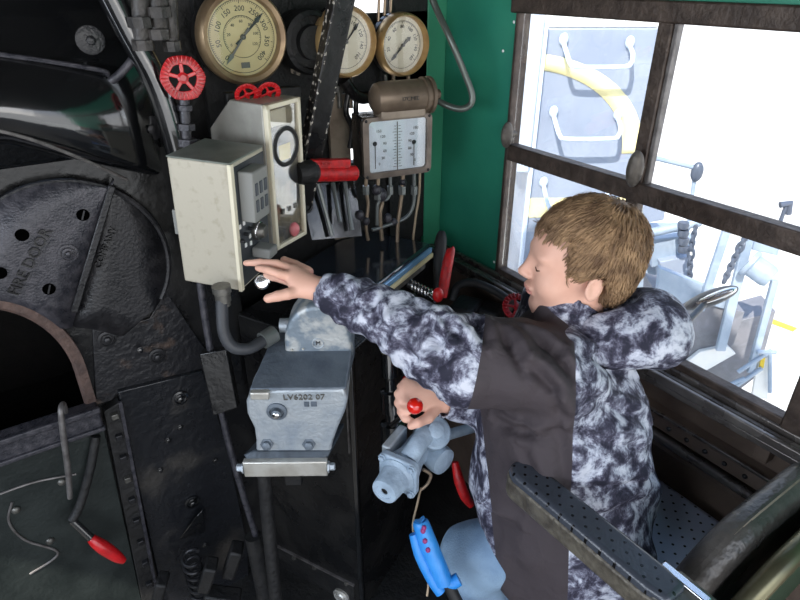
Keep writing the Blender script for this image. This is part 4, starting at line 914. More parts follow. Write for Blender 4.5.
# backrest: oval leather pad with piping, tube frame and green shell behind
def back(n, m_, sx, y0_, th_, zc, w, h, r, bev, seg=4, tilt=8, lab=None):
    R_ = Matrix.Rotation(math.radians(tilt), 3, 'X'); mb = MB(); pts = rr_poly(w, h, r, 12)
    mb.prism(pts, th_, V((sx, y0_, zc)), (1, 0, 0), R_ @ V((0, 0, 1)), R_ @ V((0, 1, 0)))
    return mb.build(n, m_, ch, bevel=bev, seg=seg, label=lab)
BX, BZ = .015, .63
back('backrest_pad', K['leather'], BX, -.205, .06, BZ, .46, .40, .16, .026)
R_ = Matrix.Rotation(math.radians(8), 3, 'X')
for yy, n_, rr_, mt in ((-.205, 'piping', .0055, 'leather'), ):
    MB().tube([V((BX, yy, BZ))+R_ @ V((p[0]*.985, .028, p[1]*.985)) for p in rr_poly(.46, .40, .16, 12)], .0035, 8, closed=True).build(n_, K['tan'], ch)
MB().tube([V((BX, -.245, BZ))+R_ @ V((p[0], 0, p[1])) for p in rr_poly(.44, .38, .16, 12)], .017, 14, closed=True).build('tube_frame', K['tube_gr'], ch)
back('back_shell', K['shell_gr'], BX, -.262, .012, BZ, .43, .37, .155, .004, 2)
# ================================================================== OUTSIDE
struct('ground', MB().bb((1.5, -8, -1.5), (40, 40, -1.45)), K['concrete'], smooth=False)
tag(MB().bb((0, -.05, 0), (2.2, .05, .004)).build('ground_line', K['paint_y'], None), 'yellow painted line on the bright ground right of the steps', 'line')
gl_ = bpy.data.objects['ground_line']; p = at(795, 330, z=-1.448); gl_.location = p; gl_.rotation_euler = (0, 0, math.radians(95))
PN = at(590, 140, d=3.6); NX = thing('locomotive_nose', 'blue grey locomotive end with a curved yellow stripe outside the left window', 'locomotive', PN, 33)
def Nn(px, py, y=0.): return on(NX, px, py, y)
a, b_ = Nn(531, 27), Nn(664, 27); c, d_ = Nn(500, 330), Nn(648, 330)
L0, R0 = Nn(534, 140).x, Nn(655, 130).x; T0 = Nn(600, 28).z; B0 = -1.1
body = [(L0, B0), (R0, B0), (R0, T0-.12)]+[(R0-.12+.12*math.cos(t), T0-.12+.12*math.sin(t)) for t in np.linspace(0, PI/2, 8)]+[(L0, T0)]
MB().prism(body, 1.6).build('nose_body', K['loco'], NX, bevel=.01)
MB().bb((L0-.09, -.02, Nn(520, 172).z), (L0-.012, .3, T0+.08)).build('left_edge_post', K['loco_lt'], NX, bevel=.01)
MB().bb((L0-.012, -.03, B0), (L0+.008, .02, T0+.02)).build('corner_bead', K['rung'], NX, bevel=.004)
m = MB().prism([(L0-.1, T0), (R0-.05, T0), (R0-.02, T0+.14), (L0-.1, T0+.16)], 1.2, (0, .01, 0)); m.build('white_roof', K['white'], NX, bevel=.01)
# curved stripe as a raised painted band
def stripe(cx, cz, r0, r1, a0, a1, n=24):
    rows = []
    for a in np.linspace(math.radians(a0), math.radians(a1), n):
        rows.append([V((min(R0, cx+r*math.cos(a)*1.0), -.003, cz+r*math.sin(a))) for r in (r0, r1)])
    return rows
s0, s1 = Nn(525, 53), Nn(641, 150); s2, s3 = Nn(525, 69), Nn(622, 150)
cx, cz = s0.x, min(s1.z, s3.z)-.02
rows = []
for t_ in np.linspace(0, PI/2, 28):
    o_ = V((cx+(s1.x-cx)*math.sin(t_), -.003, cz+(s0.z-cz)*math.cos(t_))); i_ = V((cx+(s3.x-cx)*math.sin(t_), -.003, cz+(s2.z-cz)*math.cos(t_)))
    rows.append([i_, o_])
MB().strip(rows).build('curved_stripe', K['yellow'], NX, solid=.003)
q0, q1 = Nn(505, 198), Nn(660, 218); zz0, zz1 = Nn(540, 198).z, Nn(540, 217).z
MB().bb((L0, -.005, zz1), (R0, -.001, zz0)).build('straight_stripe', K['yellow'], NX)
def grab(px0, px1, py0, py1, lab):
    """a U shaped grab iron on two feet"""
    f0, f1 = Nn(px0, py0), Nn(px1, py0+3); z_ = Nn((px0+px1)/2, py1, -.14).z
    g = MB().tube([V((f0.x, 0, f0.z)), V((f0.x, -.06, f0.z-.03)), V((f0.x+.005, -.10, (f0.z+z_)/2)), V((f0.x+.02, -.13, z_+.02)), V((f0.x+.06, -.135, z_)), V((f1.x-.06, -.135, z_)), V((f1.x-.02, -.13, z_+.02)), V((f1.x-.005, -.10, (f1.z+z_)/2)), V((f1.x, -.06, f1.z-.03)), V((f1.x, 0, f1.z))], .013, 10, 5).build('grab_iron', K['rung'], NX)
    for f in (f0, f1): MB().sphere(f+V((0, -.012, .01)), (.026, .02, .034), 12, 8).build('grab_foot', K['rung'], g)
    return g
grab(563, 629, 41, 67, ''); grab(553, 617, 113, 139, ''); grab(543, 605, 183, 210, ''); grab(534, 597, 254, 282, '')
# end platform, steps, railings and chains right of the nose
PP = at(720, 330, d=3.4); pf = thing('end_platform', 'pale grey steps and side plates of the neighbouring locomotive outside the right window', 'platform', PP, 40)
def Q(px, py, y=0.): return on(pf, px, py, y)
def quad(n, pts, mt, th=.03, y=0.):
    return MB().prism([(Q(*p, y).x, Q(*p, y).z) for p in pts], th, (0, y, 0)).build(n, mt, pf, bevel=.004)
quad('side_plate', [(655, 292), (745, 312), (733, 346), (648, 396)], K['deck'], .25)
quad('side_plate', [(735, 322), (776, 311), (758, 376), (700, 420), (655, 410)], K['deck'], .2, .12)
quad('white_tread', [(700, 352), (728, 346), (736, 354), (690, 380), (675, 372)], K['white'], .03, -.03)  # white tread among the grey plates
quad('top_rail_plate', [(660, 268), (735, 298), (735, 312), (690, 300), (655, 320)], K['silver'], .05, -.02)
for a, b_, w in (((752, 222), (720, 350), .05), ((775, 280), (750, 372), .035), ((728, 226), (700, 310), .04)):
    MB().bar(Q(*a, -.06), Q(*b_, -.06), w, .03, (0, 1, 0)).build('stanchion', K['silver'], pf, bevel=.004)
for a, b_ in (((738, 372), (772, 350)), ((736, 386), (762, 368)), ((757, 352), (776, 352)), ((770, 350), (770, 392)), ((745, 378), (700, 398))):
    MB().tube([Q(*a, -.08), Q(*b_, -.08)], .012, 8, 0).build('step_rail', K['silver'], pf)
quad('step_board', [(758, 362), (772, 355), (768, 400), (752, 396)], K['white'], .02, -.05)
quad('yellow_tag', [(761, 358), (766, 356), (764, 368), (759, 370)], K['paint_y'], .01, -.07)
quad('box', [(757, 232), (782, 236), (778, 256), (752, 250)], K['silver'], .15, -.02)
p = Q(748, 262, -.1); q = Q(768, 276, -.16); MB().lathe([(.075, 0), (.075, .02), (.06, .03), (.06, (q-p).length), (.05, (q-p).length+.02), (0, (q-p).length+.02)], p, q-p, 20).build('lamp_body', K['silver'], pf)
# coupler gear in the middle of the window
PM = at(680, 250, d=3.8); cg = thing('end_gear', 'pale blue grey pipes and boxes between the nose and the steps outside', 'machinery', PM, 36)
def Qc(px, py, y=0.): return on(cg, px, py, y)
def qc(n, pts, mt, th=.05, y=0.): return MB().prism([(Qc(*p, y).x, Qc(*p, y).z) for p in pts], th, (0, y, 0)).build(n, mt, cg, bevel=.005)
MB().bb((Qc(645, 300).x-.1, .15, Qc(660, 400).z), (Qc(690, 300).x, .4, Qc(660, 245).z)).build('housing', K['silver'], cg, bevel=.01)
qc('box', [(643, 200), (668, 192), (664, 220), (643, 224)], K['loco'], .1)
qc('box', [(650, 240), (684, 236), (684, 256), (652, 268)], K['silver'], .2)
qc('box', [(660, 262), (690, 256), (688, 280), (664, 286)], K['loco'], .15, -.05)
MB().tube([Qc(645, 234, -.05), Qc(700, 222, -.05)], .028, 12, 0).build('pipe', K['silver'], cg)
MB().tube([Qc(655, 158, -.05), Qc(697, 168, -.05)], .014, 10, 0).tube([Qc(698, 164, -.05), Qc(694, 182, -.05), Qc(688, 230, -.05)], .012, 10, 0).build('rail', K['silver'], cg)
MB().sphere(Qc(697, 172, -.06), (.035, .03, .06), 14, 10).build('rail_joint', K['chain'], cg)
MB().tube([Qc(780, 205, -.05), Qc(790, 203, -.05), Qc(788, 214, -.05)], .02, 10, 0).tube([Qc(786, 206, -.05), Qc(770, 250, -.05)], .012, 8, 0).build('rail_end', K['chain'], cg)
m = MB()
for k in range(4): m.lathe([(.03, 0), (.034, .02), (.03, .04)], Qc(684, 222+k*8, -.08), (0, 0, -1), 16)
m.build('insulator', K['chain'], cg)
def chain(label, pts, e_):
    pts = [WM[e_.name] @ V(p) for p in pts]
    P = cr_path([V(p) for p in pts], 10); n_ = 15; L_ = [P[int(i*(len(P)-1)/(n_-1))] for i in range(n_)]
    o = thing('chain', label, 'chain', L_[-1], 0, 'pale chains outside'); m = MB()
    for i in range(n_-1):
        a, b_ = loc_of(o, L_[i]), loc_of(o, L_[i+1]); c_ = (a+b_)/2; ax = (b_-a).normalized(); s_ = ax.cross(V((0, 1, 0))).normalized(); s2_ = ax.cross(s_)
        sd_ = s_ if i % 2 else s2_; h_ = (b_-a).length*.72
        m.tube([c_+ax*(h_*math.cos(t))+sd_*(h_*.5*math.sin(t)) for t in np.linspace(0, 2*PI, 12, endpoint=False)], .009, 6, closed=True)
    m.build('links', K['chain'], o); return o
chain('pale chain hanging beside the pipes just right of the head', [Qc(696, 226, -.2), Qc(692, 245, -.2), Qc(690, 270, -.2), Qc(690, 290, -.2)], cg)
chain('pale chain hanging beside the tall stanchion at the far right', [Q(752, 225, -.25), Q(744, 240, -.25), Q(733, 262, -.25), Q(724, 282, -.25)], pf)
# cream wagon and gear seen past the nose's left edge
PW = at(515, 190, d=6.0); wg = thing('cream_wagon', 'cream coloured wagon end seen past the left edge of the locomotive nose', 'wagon', PW, 33)
def Wg(px, py, y=0.): return on(wg, px, py, y)
MB().bb((Wg(480, 200).x-.6, 0, Wg(510, 216).z), (Wg(530, 200).x, .8, Wg(510, 60).z)).build('body', K['wagon'], wg, bevel=.01)
MB().bb((Wg(500, 200).x-.5, -.03, Wg(510, 173).z), (Wg(530, 200).x, 0, Wg(510, 169).z)).bb((Wg(500, 200).x-.5, -.05, Wg(510, 226).z), (Wg(528, 200).x, .4, Wg(510, 216).z)).build('bands', mat('grey_underframe', (118, 120, 122), .6), wg, bevel=.005)
MB().bb((Wg(514, 200).x, -.05, Wg(515, 236).z), (Wg(518, 200).x, .05, Wg(515, 222).z)).build('step', K['bolt'], wg)
# oval wing mirror outside the right window
pm_ = at(712, 297, x=XW+.20); o = thing('wing_mirror', 'grey oval wing mirror outside just above the right window sill', 'mirror', pm_, 0)
a, b_ = loc_of(o, at(684, 308, x=XW+.20)), loc_of(o, at(738, 288, x=XW+.20)); c_ = (a+b_)/2; ax = (b_-a).normalized()
Rm = Matrix((ax, V((0, 0, 1)).cross(ax).normalized(), ax.cross(V((0, 0, 1)).cross(ax).normalized()))).transposed()
MB().sphere(c_, ((b_-a).length/2, .024, .020), 28, 14, Rm).build('shell', K['mirror_h'], o)
MB().sphere(c_+RT*-.0-FW*.012+V((0, 0, .003)), ((b_-a).length/2*.86, .020, .014), 24, 12, Rm).build('glass', K['chrome'], o)
MB().cyl(c_, V((-.17, c_.y, c_.z-.09)), .008).build('arm', K['mirror_h'], o)
# ================================================================== PERSON
class Vol:
    """signed distance volume, meshed with surface nets"""
    def __init__(s, lo, hi, h):
        s.lo = np.array(lo, float); s.h = h; n = np.ceil((np.array(hi)-s.lo)/h).astype(int)+1
        s.n = n; s.a = np.full(n, .2, np.float32)
    def _blk(s, lo, hi, k):
        i0 = np.maximum(0, np.floor((np.array(lo)-k-s.lo)/s.h).astype(int)); i1 = np.minimum(s.n, np.ceil((np.array(hi)+k-s.lo)/s.h).astype(int)+1)
        if np.any(i1 <= i0): return None, None
        g = [(s.lo[i]+s.h*np.arange(i0[i], i1[i])).astype(np.float32) for i in range(3)]
        return tuple(slice(a, b) for a, b in zip(i0, i1)), (g[0][:, None, None], g[1][None, :, None], g[2][None, None, :])
    def mix(s, lo, hi, f, k=.01, op='add', pad=.03):
        sl, g = s._blk(lo, hi, max(k, 0)+pad)
        if sl is None: return s
        d = f(*g); v = s.a[sl]
        if op == 'add': q = np.maximum(k-np.abs(v-d), 0)/k; s.a[sl] = np.minimum(v, d)-q*q*k*.25
        else: d = -d; q = np.maximum(k-np.abs(v-d), 0)/k; s.a[sl] = np.maximum(v, d)+q*q*k*.25
        return s
    def cap(s, a, b, r1, r2=None, k=.01, op='add'):
        a = np.array(a, float); b = np.array(b, float); r2 = r1 if r2 is None else r2; rm = max(r1, r2); ab = b-a; L2 = max(ab@ab, 1e-12)
        def f(X, Y, Z):
            t = np.clip(((X-a[0])*ab[0]+(Y-a[1])*ab[1]+(Z-a[2])*ab[2])/L2, 0, 1)
            return np.sqrt((X-a[0]-t*ab[0])**2+(Y-a[1]-t*ab[1])**2+(Z-a[2]-t*ab[2])**2)-(r1+(r2-r1)*t)
        return s.mix(np.minimum(a, b)-rm, np.maximum(a, b)+rm, f, k, op)
    def chain(s, pts, rs, k=.01):
        for i in range(len(pts)-1): s.cap(pts[i], pts[i+1], rs[i], rs[i+1], k)
        return s
    def ell(s, c, r, R=None, k=.01, op='add'):
        c = np.array(c, float); r = np.array(r, float); R = np.eye(3) if R is None else np.array(R); m = r.max()
        def f(X, Y, Z):
            dx, dy, dz = X-c[0], Y-c[1], Z-c[2]
            q = [(dx*R[0, i]+dy*R[1, i]+dz*R[2, i]) for i in range(3)]
            k0 = np.sqrt(sum((q[i]/r[i])**2 for i in range(3))); k1 = np.sqrt(sum((q[i]/r[i]**2)**2 for i in range(3)))+1e-6
            return k0*(k0-1)/k1
        return s.mix(c-m, c+m, f, k, op)
    def mesh(s):
        a = s.a; nx, ny, nz = a.shape; I = (a < 0)
        c = np.zeros((nx-1, ny-1, nz-1), np.uint8)
        for i in (0, 1):
            for j in (0, 1):
                for k in (0, 1): c += I[i:nx-1+i, j:ny-1+j, k:nz-1+k]
        act = (c > 0) & (c < 8); ix = np.argwhere(act); del c
        idm = np.full(act.shape, -1, np.int32); idm[act] = np.arange(len(ix))
        cor = [(i, j, k) for i in (0, 1) for j in (0, 1) for k in (0, 1)]
        val = {q: a[ix[:, 0]+q[0], ix[:, 1]+q[1], ix[:, 2]+q[2]] for q in cor}
        P = np.zeros((len(ix), 3)); W = np.zeros(len(ix))
        for p in cor:
            for ax in range(3):
                if p[ax]: continue
                q = list(p); q[ax] = 1; q = tuple(q); va, vb = val[p], val[q]; m = (va < 0) != (vb < 0)
                t = np.where(m, va/np.where(m, va-vb, 1), 0); pt = np.tile(np.array(p, float), (len(ix), 1)); pt[:, ax] += t
                P += pt*m[:, None]; W += m
        P = s.lo+s.h*(ix+P/W[:, None])
        F = []
        for ax in range(3):
            o1, o2 = [(1, 2), (2, 0), (0, 1)][ax]
            sl0 = [slice(None)]*3; sl1 = [slice(None)]*3; sl0[ax] = slice(0, -1); sl1[ax] = slice(1, None)
            E = I[tuple(sl0)] != I[tuple(sl1)]; e = np.argwhere(E)
            e = e[(e[:, o1] > 0) & (e[:, o2] > 0) & (e[:, o1] < a.shape[o1]-1) & (e[:, o2] < a.shape[o2]-1)]
            def g(d1, d2):
                q = e.copy(); q[:, o1] -= d1; q[:, o2] -= d2; return idm[q[:, 0], q[:, 1], q[:, 2]]
            qd = np.stack([g(1, 1), g(0, 1), g(0, 0), g(1, 0)], 1)
            flip = ~I[e[:, 0], e[:, 1], e[:, 2]]; qd[flip] = qd[flip][:, ::-1]; F.append(qd)
        return P, np.concatenate(F)
def npmesh(name, P, F, mats, parent, org, mi=None):
    me = bpy.data.meshes.new(name); P = P-np.array(org)
    me.vertices.add(len(P)); me.vertices.foreach_set('co', P.astype(np.float32).ravel())
    me.loops.add(F.size); me.loops.foreach_set('vertex_index', F.astype(np.int32).ravel())
    me.polygons.add(len(F)); me.polygons.foreach_set('loop_start', np.arange(0, F.size, 4, dtype=np.int32)); me.polygons.foreach_set('loop_total', np.full(len(F), 4, np.int32))
    for m_ in mats: me.materials.append(m_)
    me.polygons.foreach_set('use_smooth', np.ones(len(F), bool))
    if mi is not None: me.polygons.foreach_set('material_index', mi.astype(np.int32))
    me.update(calc_edges=True); me.validate()
    o = bpy.data.objects.new(name, me); COL.objects.link(o); o.parent = parent; return o
def relax(P, F, it=2, lam=.5):
    for _ in range(it):
        S = np.zeros_like(P); C_ = np.zeros(len(P))
        for i in range(4):
            a, b = F[:, i], F[:, (i+1) % 4]
            for u, v in ((a, b), (b, a)):
                for q in range(3): S[:, q] += np.bincount(u, P[v, q], len(P))
                C_ += np.bincount(u, minlength=len(P))
        P = P+lam*(S/np.maximum(C_, 1)[:, None]-P)
    return P
def vnormals(P, F):
    n = np.cross(P[F[:, 2]]-P[F[:, 0]], P[F[:, 3]]-P[F[:, 1]]); N_ = np.zeros_like(P)
    for i in range(4):
        for q in range(3): N_[:, q] += np.bincount(F[:, i], n[:, q], len(P))
    return N_/np.maximum(np.linalg.norm(N_, axis=1), 1e-9)[:, None]
def unit(v): v = np.array(v, float); return v/np.linalg.norm(v)
# --- head frame
hy, hp, hr = math.radians(-53), math.radians(-2), math.radians(3)
fwd = np.array([math.sin(hy)*math.cos(hp), math.cos(hy)*math.cos(hp), -math.sin(hp)])
left = unit(np.cross([0, 0, 1], fwd)); upv = np.cross(fwd, left)
left, upv = left*math.cos(hr)+upv*math.sin(hr), upv*math.cos(hr)-left*math.sin(hr)
HR_ = np.stack([fwd, left, upv], 1)      # local -> world
ear_l = np.array([-.012, .072, -.030])
HO = np.array(at(594, 288, d=1.02))-HR_ @ ear_l
hw3 = lambda p: HO+HR_ @ np.array(p, float)
pr_ = lambda n_, p: print(n_, [round(float(q), 3) for q in p])
pr_('head', HO)
LSh = np.array(at(556, 378, d=1.03)); LEl = np.array(at(470, 361, d=1.04)); LFm = np.array(at(400, 323, d=1.07)); LWr = np.array(at(328, 291, d=1.10))
ts_, tf_ = np.array([math.sin(math.radians(48)), math.cos(math.radians(48)), 0]), np.array([math.sin(math.radians(-42)), math.cos(math.radians(-42)), 0])
RSh = LSh+ts_*.25; TR_ = np.stack([ts_, tf_, [0, 0, 1]], 1)
REl = np.array(at(525, 405, d=1.38)); RWr = np.array(at(448, 403, d=1.27))
mid = (LSh+RSh)/2; PEL = np.array([.80, .555, .58])
pr_('LSh', LSh); pr_('RSh', RSh); pr_('mid', mid)
LKn = np.array(at(473, 556, d=1.30)); LAn = LKn+np.array([.13, -.02, -(LKn[2]-.09-FZ)])
RKn = LKn+ts_*.20+np.array([-.02, .06, .0]); RAn = RKn+np.array([0, 0, -(RKn[2]-.09)])
LHp, RHp = PEL-ts_*.075+[0, 0, .03], PEL+ts_*.075+[0, 0, .03]; RKn = RHp+np.array([.03, .10, -.17]); RAn = np.array([RKn[0]+.04, RKn[1]-.02, .09+FZ])
pr_('knee', LKn)
person = thing('person', 'person in a marbled white and navy winter coat reaching for the box with one arm', 'person', (PEL[0], PEL[1], 0))
ORG = np.array([PEL[0], PEL[1], 0])
# --- body
b = Vol((.28, .30, FZ-.01), (1.12, 1.14, 1.32), .003)
for c, r, k in (((-.006, 0, .020), (.090, .071, .083), .01), ((.030, 0, -.020), (.052, .056, .072), .03), ((.031, 0, -.076), (.041, .045, .035), .025)):
    b.ell(hw3(c), r, HR_, k)
b.ell(hw3((.060, 0, -.098)), (.018, .021, .014), HR_, .022)
for s in (-1, 1):
    b.ell(hw3((.050, s*.030, -.046)), (.026, .024, .026), HR_, .02)
    b.ell(hw3((.070, s*.026, .006)), (.014, .022, .009), HR_, .014)
    b.ell(hw3((.092, s*.031, -.014)), (.014, .014, .011), HR_, .012, 'sub')
    b.ell(hw3((.067, s*.030, -.015)), (.0135, .014, .0115), HR_, .005)
    E_R = HR_ @ np.array(Matrix.Rotation(math.radians(s*22), 3, 'Z') @ Matrix.Rotation(math.radians(-12), 3, 'Y'))
    b.ell(hw3((-.012, s*.073, -.032)), (.017, .008, .0235), E_R, .006)
    b.ell(hw3((-.009, s*.081, -.030)), (.0095, .006, .014), E_R, .006, 'sub')
    b.ell(hw3((-.004, s*.074, -.034)), (.004, .004, .007), E_R, .003)
b.cap(hw3((.079, 0, -.002)), hw3((.096, 0, -.033)), .0075, .0095, .012)
b.ell(hw3((.0985, 0, -.0345)), (.0085, .0095, .0075), HR_, .006)
for s in (-1, 1): b.ell(hw3((.089, s*.0095, -.040)), (.009, .0065, .006), HR_, .006)
b.ell(hw3((.079, 0, -.064)), (.013, .020, .0085), HR_, .01)
b.ell(hw3((.0845, 0, -.0625)), (.0065, .019, .0042), HR_, .005)
b.ell(hw3((.0815, 0, -.0725)), (.0065, .016, .0048), HR_, .005)
b.ell(hw3((.085, 0, -.0678)), (.012, .024, .0011), HR_, .003, 'sub')
b.ell(hw3((.080, 0, -.0845)), (.006, .014, .004), HR_, .006, 'sub')
NK = mid*.75+hw3((-.03, 0, -.15))*.25
b.cap(hw3((-.022, 0, -.055)), NK+np.array([0, 0, .03]), .043, .046, .03)
b.cap(NK+np.array([0, 0, .03]), mid+np.array([0, 0, -.06]), .05, .07, .04)
b.cap(LSh, RSh, .045, .045, .03); b.ell(mid+[0, 0, -.12], (.12, .085, .15), TR_, .04); b.ell((mid+PEL)/2, (.105, .085, .16), TR_, .04); b.ell(PEL, (.12, .09, .10), TR_, .03)
b.chain([LSh, LEl, LWr], [.042, .034, .021], .02); b.chain([RSh, REl, RWr], [.042, .034, .022], .02)
for h_, k_, n_ in ((LHp, LKn, LAn), (RHp, RKn, RAn)):
    b.chain([h_, k_, n_], [.062, .048, .032], .03); b.cap(n_+[0, 0, -.06], n_+tf_*.13+[0, 0, -.065], .03, .022, .02)
# reaching hand: palm, four fingers and a thumb
pt = lambda x, y, d: np.array(at(x, y, d=d))
pw = pt(322, 290, 1.10)
for K_ in (pt(294, 271, 1.118), pt(293, 277, 1.106), pt(295, 284, 1.100), pt(300, 291, 1.098)): b.cap(pw, K_, .0155, .0125, .014)
def finger(pts, r): b.chain(pts, r, .0025)
finger([pt(294, 271, 1.118), pt(277, 264, 1.115), pt(260, 262.5, 1.12), pt(246, 263, 1.13)], [.0100, .0085, .0075, .0062])
finger([pt(293, 277, 1.106), pt(279, 274, 1.095), pt(268, 270, 1.095), pt(258, 268, 1.105)], [.0100, .0085, .0076, .0064])
finger([pt(294, 283, 1.108), pt(282, 279, 1.125), pt(272, 277, 1.145), pt(266, 275, 1.155)], [.0098, .0082, .0074, .0062])
finger([pt(300, 291, 1.098), pt(288, 294, 1.085), pt(278, 296, 1.082), pt(268, 298.5, 1.085)], [.0118, .0105, .0098, .0085])
finger([pt(308, 272, 1.125), pt(295, 265, 1.14), pt(284, 260, 1.15)], [.011, .0095, .0078])
# lower hand: a fist closed on the ball lever
rw = RWr; kn = [pt(407, 383, 1.245), pt(404, 390, 1.235), pt(404, 399, 1.23), pt(407, 408, 1.228)]
for i, K_ in enumerate(kn): b.cap(pt(443, 400, 1.265), K_, .017, .0125, .014)
b.cap(pt(430, 392, 1.25), pt(415, 392, 1.24), .02, .017, .012)
for i, K_ in enumerate(kn):
    off = np.array([0., 0, 0]); c2 = K_+np.array(-FW)*.012+np.array(RT)*-.006+np.array(UP)*-.010; c3 = K_+np.array(-FW)*.012+np.array(RT)*.012+np.array(UP)*-.016
    b.chain([K_, K_+np.array(UP)*-.008+np.array(RT)*-.012, K_+np.array(UP)*-.02+np.array(RT)*-.004+np.array(FW)*-.01, K_+np.array(UP)*-.024+np.array(RT)*.010+np.array(FW)*-.012], [.0100, .0088, .008, .0068], .0025)
b.chain([pt(436, 408, 1.25), pt(428, 418, 1.225), pt(418, 423, 1.205), pt(411, 426, 1.205)], [.014, .0115, .0095, .008], .004)
P, F = b.mesh(); P = relax(P, F, 2, .4); cen_ = P[F].mean(1)
lc = (cen_-HO) @ HR_
lip = (lc[:, 0] > .080) & (np.abs(lc[:, 1]) < .018) & (lc[:, 2] > -.0770) & (lc[:, 2] < -.0595)
body = npmesh('body', P, F, [K['skin'], K['lip']], person, ORG, lip.astype(int))
m = MB(); m2 = MB(); o3 = lambda p: tuple(hw3(p)-ORG)
for s in (-1, 1):
    m.tube([o3((.0802, s*(.030+dy), -.0185+dz)) for dy, dz in ((-.012, .001), (-.004, -.0015), (.004, -.0015))]+[o3((.074, s*.0405, -.0165))], .0011, 6, 4)
    m2.tube([o3(p) for p in ((.0835, s*.016, .0025), (.0815, s*.027, .0055), (.072, s*.041, .0030))], .0022, 6, 4, rr=[.0014, .0022, .001])
m.build('eyelashes', K['lash'], body); m2.build('eyebrows', K['lash'], body)
# --- hair
v = Vol(HO-.16, HO+.16, .0025)
v.ell(hw3((-.016, 0, .022)), (.0995, .0795, .088), HR_, .01)
v.ell(hw3((-.045, 0, -.015)), (.060, .066, .062), HR_, .02)
v.ell(hw3((-.058, 0, -.048)), (.034, .052, .04), HR_, .02)
g = v._blk(v.lo, v.lo+v.h*v.n, 0)[1]
dx, dy, dz = g[0]-HO[0], g[1]-HO[1], g[2]-HO[2]
lx, ly, lz = (dx*HR_[0, i]+dy*HR_[1, i]+dz*HR_[2, i] for i in range(3))
line = lambda s_, x0, z0, nx, nz: (nx*(s_[0]-x0)+nz*(s_[1]-z0))/math.hypot(nx, nz)
fr_ = np.minimum(lz-(.046+.0*lx), 10)            # above this: fringe level
back_ = .034-lx                                   # behind this: temple edge
face_cut = -np.maximum(fr_, back_)                # positive = face area, removed
low = -(lz-np.where(lx > -.03, -.030, -.088))     # below this removed
earcut = .0225-np.sqrt((lx+.012)**2+((lz+.036)/1.25)**2)
earcut = np.where(lx > -.03, np.maximum(earcut, np.minimum(-(lz+.026), lx+.03)*.0-1), earcut)
sh_ = v.a
sh_ = np.maximum(sh_, face_cut); sh_ = np.maximum(sh_, low); sh_ = np.maximum(sh_, earcut)
v.a = sh_.astype(np.float32)
P, F = v.mesh(); P = relax(P, F, 3, .5); Nn_ = vnormals(P, F)
lp_ = (P-HO) @ HR_
rng = np.random.RandomState(5)
# furrowed shell plus many tapered locks that follow the comb direction
HM = MB(); HM.v = [tuple(q) for q in (P-ORG)]; HM.f = [tuple(q) for q in F.tolist()]
crown = np.array([-.055, .0, .10])
pick = rng.choice(len(P), 5200, replace=True)
for i in pick:
    q = lp_[i]; n_ = Nn_[i] @ HR_
    if n_ @ (q-np.array([-.01, 0, .0])) < 0 or math.hypot(q[0]+.006, q[2]+.036) < .027: continue
    d_ = q-crown; d_ = d_-n_*(d_ @ n_)
    if np.linalg.norm(d_) < 1e-3: continue
    d_ = unit(d_); d_ = d_+np.array([.25 if q[0] > -.03 else -.05, 0, -.35 if q[2] < .06 else 0]); d_ = unit(d_-n_*(d_ @ n_)+rng.normal(0, .10, 3))
    L_ = rng.uniform(.014, .032)*(.75 if q[2] < -.02 else 1); w_ = rng.uniform(.0007, .0016)
    p0 = P[i]-Nn_[i]*.0015; D_ = HR_ @ d_; n3 = Nn_[i]
    pts = [p0, p0+D_*L_*.45+n3*(.0030+rng.uniform(0, .0012)), p0+D_*L_*.8+n3*.0026-n3*L_*.05, p0+D_*L_+n3*(.0008)-n3*L_*.10]
    sd2 = np.cross(D_, n3); base = len(HM.v)
    for j, ww in enumerate((w_, w_*1.15, w_*.8, w_*.1)):
        for c_ in (-1, 0, 1): HM.v.append(tuple(pts[j]+sd2*(ww*c_)+n3*(ww*.5 if c_ == 0 else 0)-ORG))
    for j in range(3):
        for c_ in range(2): a_ = base+j*3+c_; HM.f.append((a_, a_+1, a_+4, a_+3))
hair = HM.build('hair', K['hair'], person, fixn=False)
hair.data.polygons.foreach_set('use_smooth', [True]*len(hair.data.polygons))
# --- coat
c = Vol((.30, .26, .34), (1.12, 1.12, 1.20), .004)
c.ell(mid+[0, 0, -.13]-tf_*.005, (.165, .125, .19), TR_, .05)
c.ell((mid*.45+PEL*.55)+[0, 0, .02], (.172, .165, .20), TR_, .06)
c.ell(PEL+[0, 0, .05]-np.array(RT)*.015+ts_*.02, (.175, .195, .20), TR_, .06)
c.cap(LSh+[0, 0, .0], RSh+[0, 0, -.03], .066, .055, .05)
c.cap(NK+[0, 0, .0], NK+[0, 0, .055], .066, .064, .03)
c.chain([RSh, REl, RWr], [.085, .07, .036], .03)
c.chain([LSh+ts_*.02, LEl, LFm, LWr], [.083, .080, .064, .034], .012)
c.cap(hw3((-.022, 0, -.06)), NK+np.array([0, 0, .06]), .045, .045, .008, 'sub')
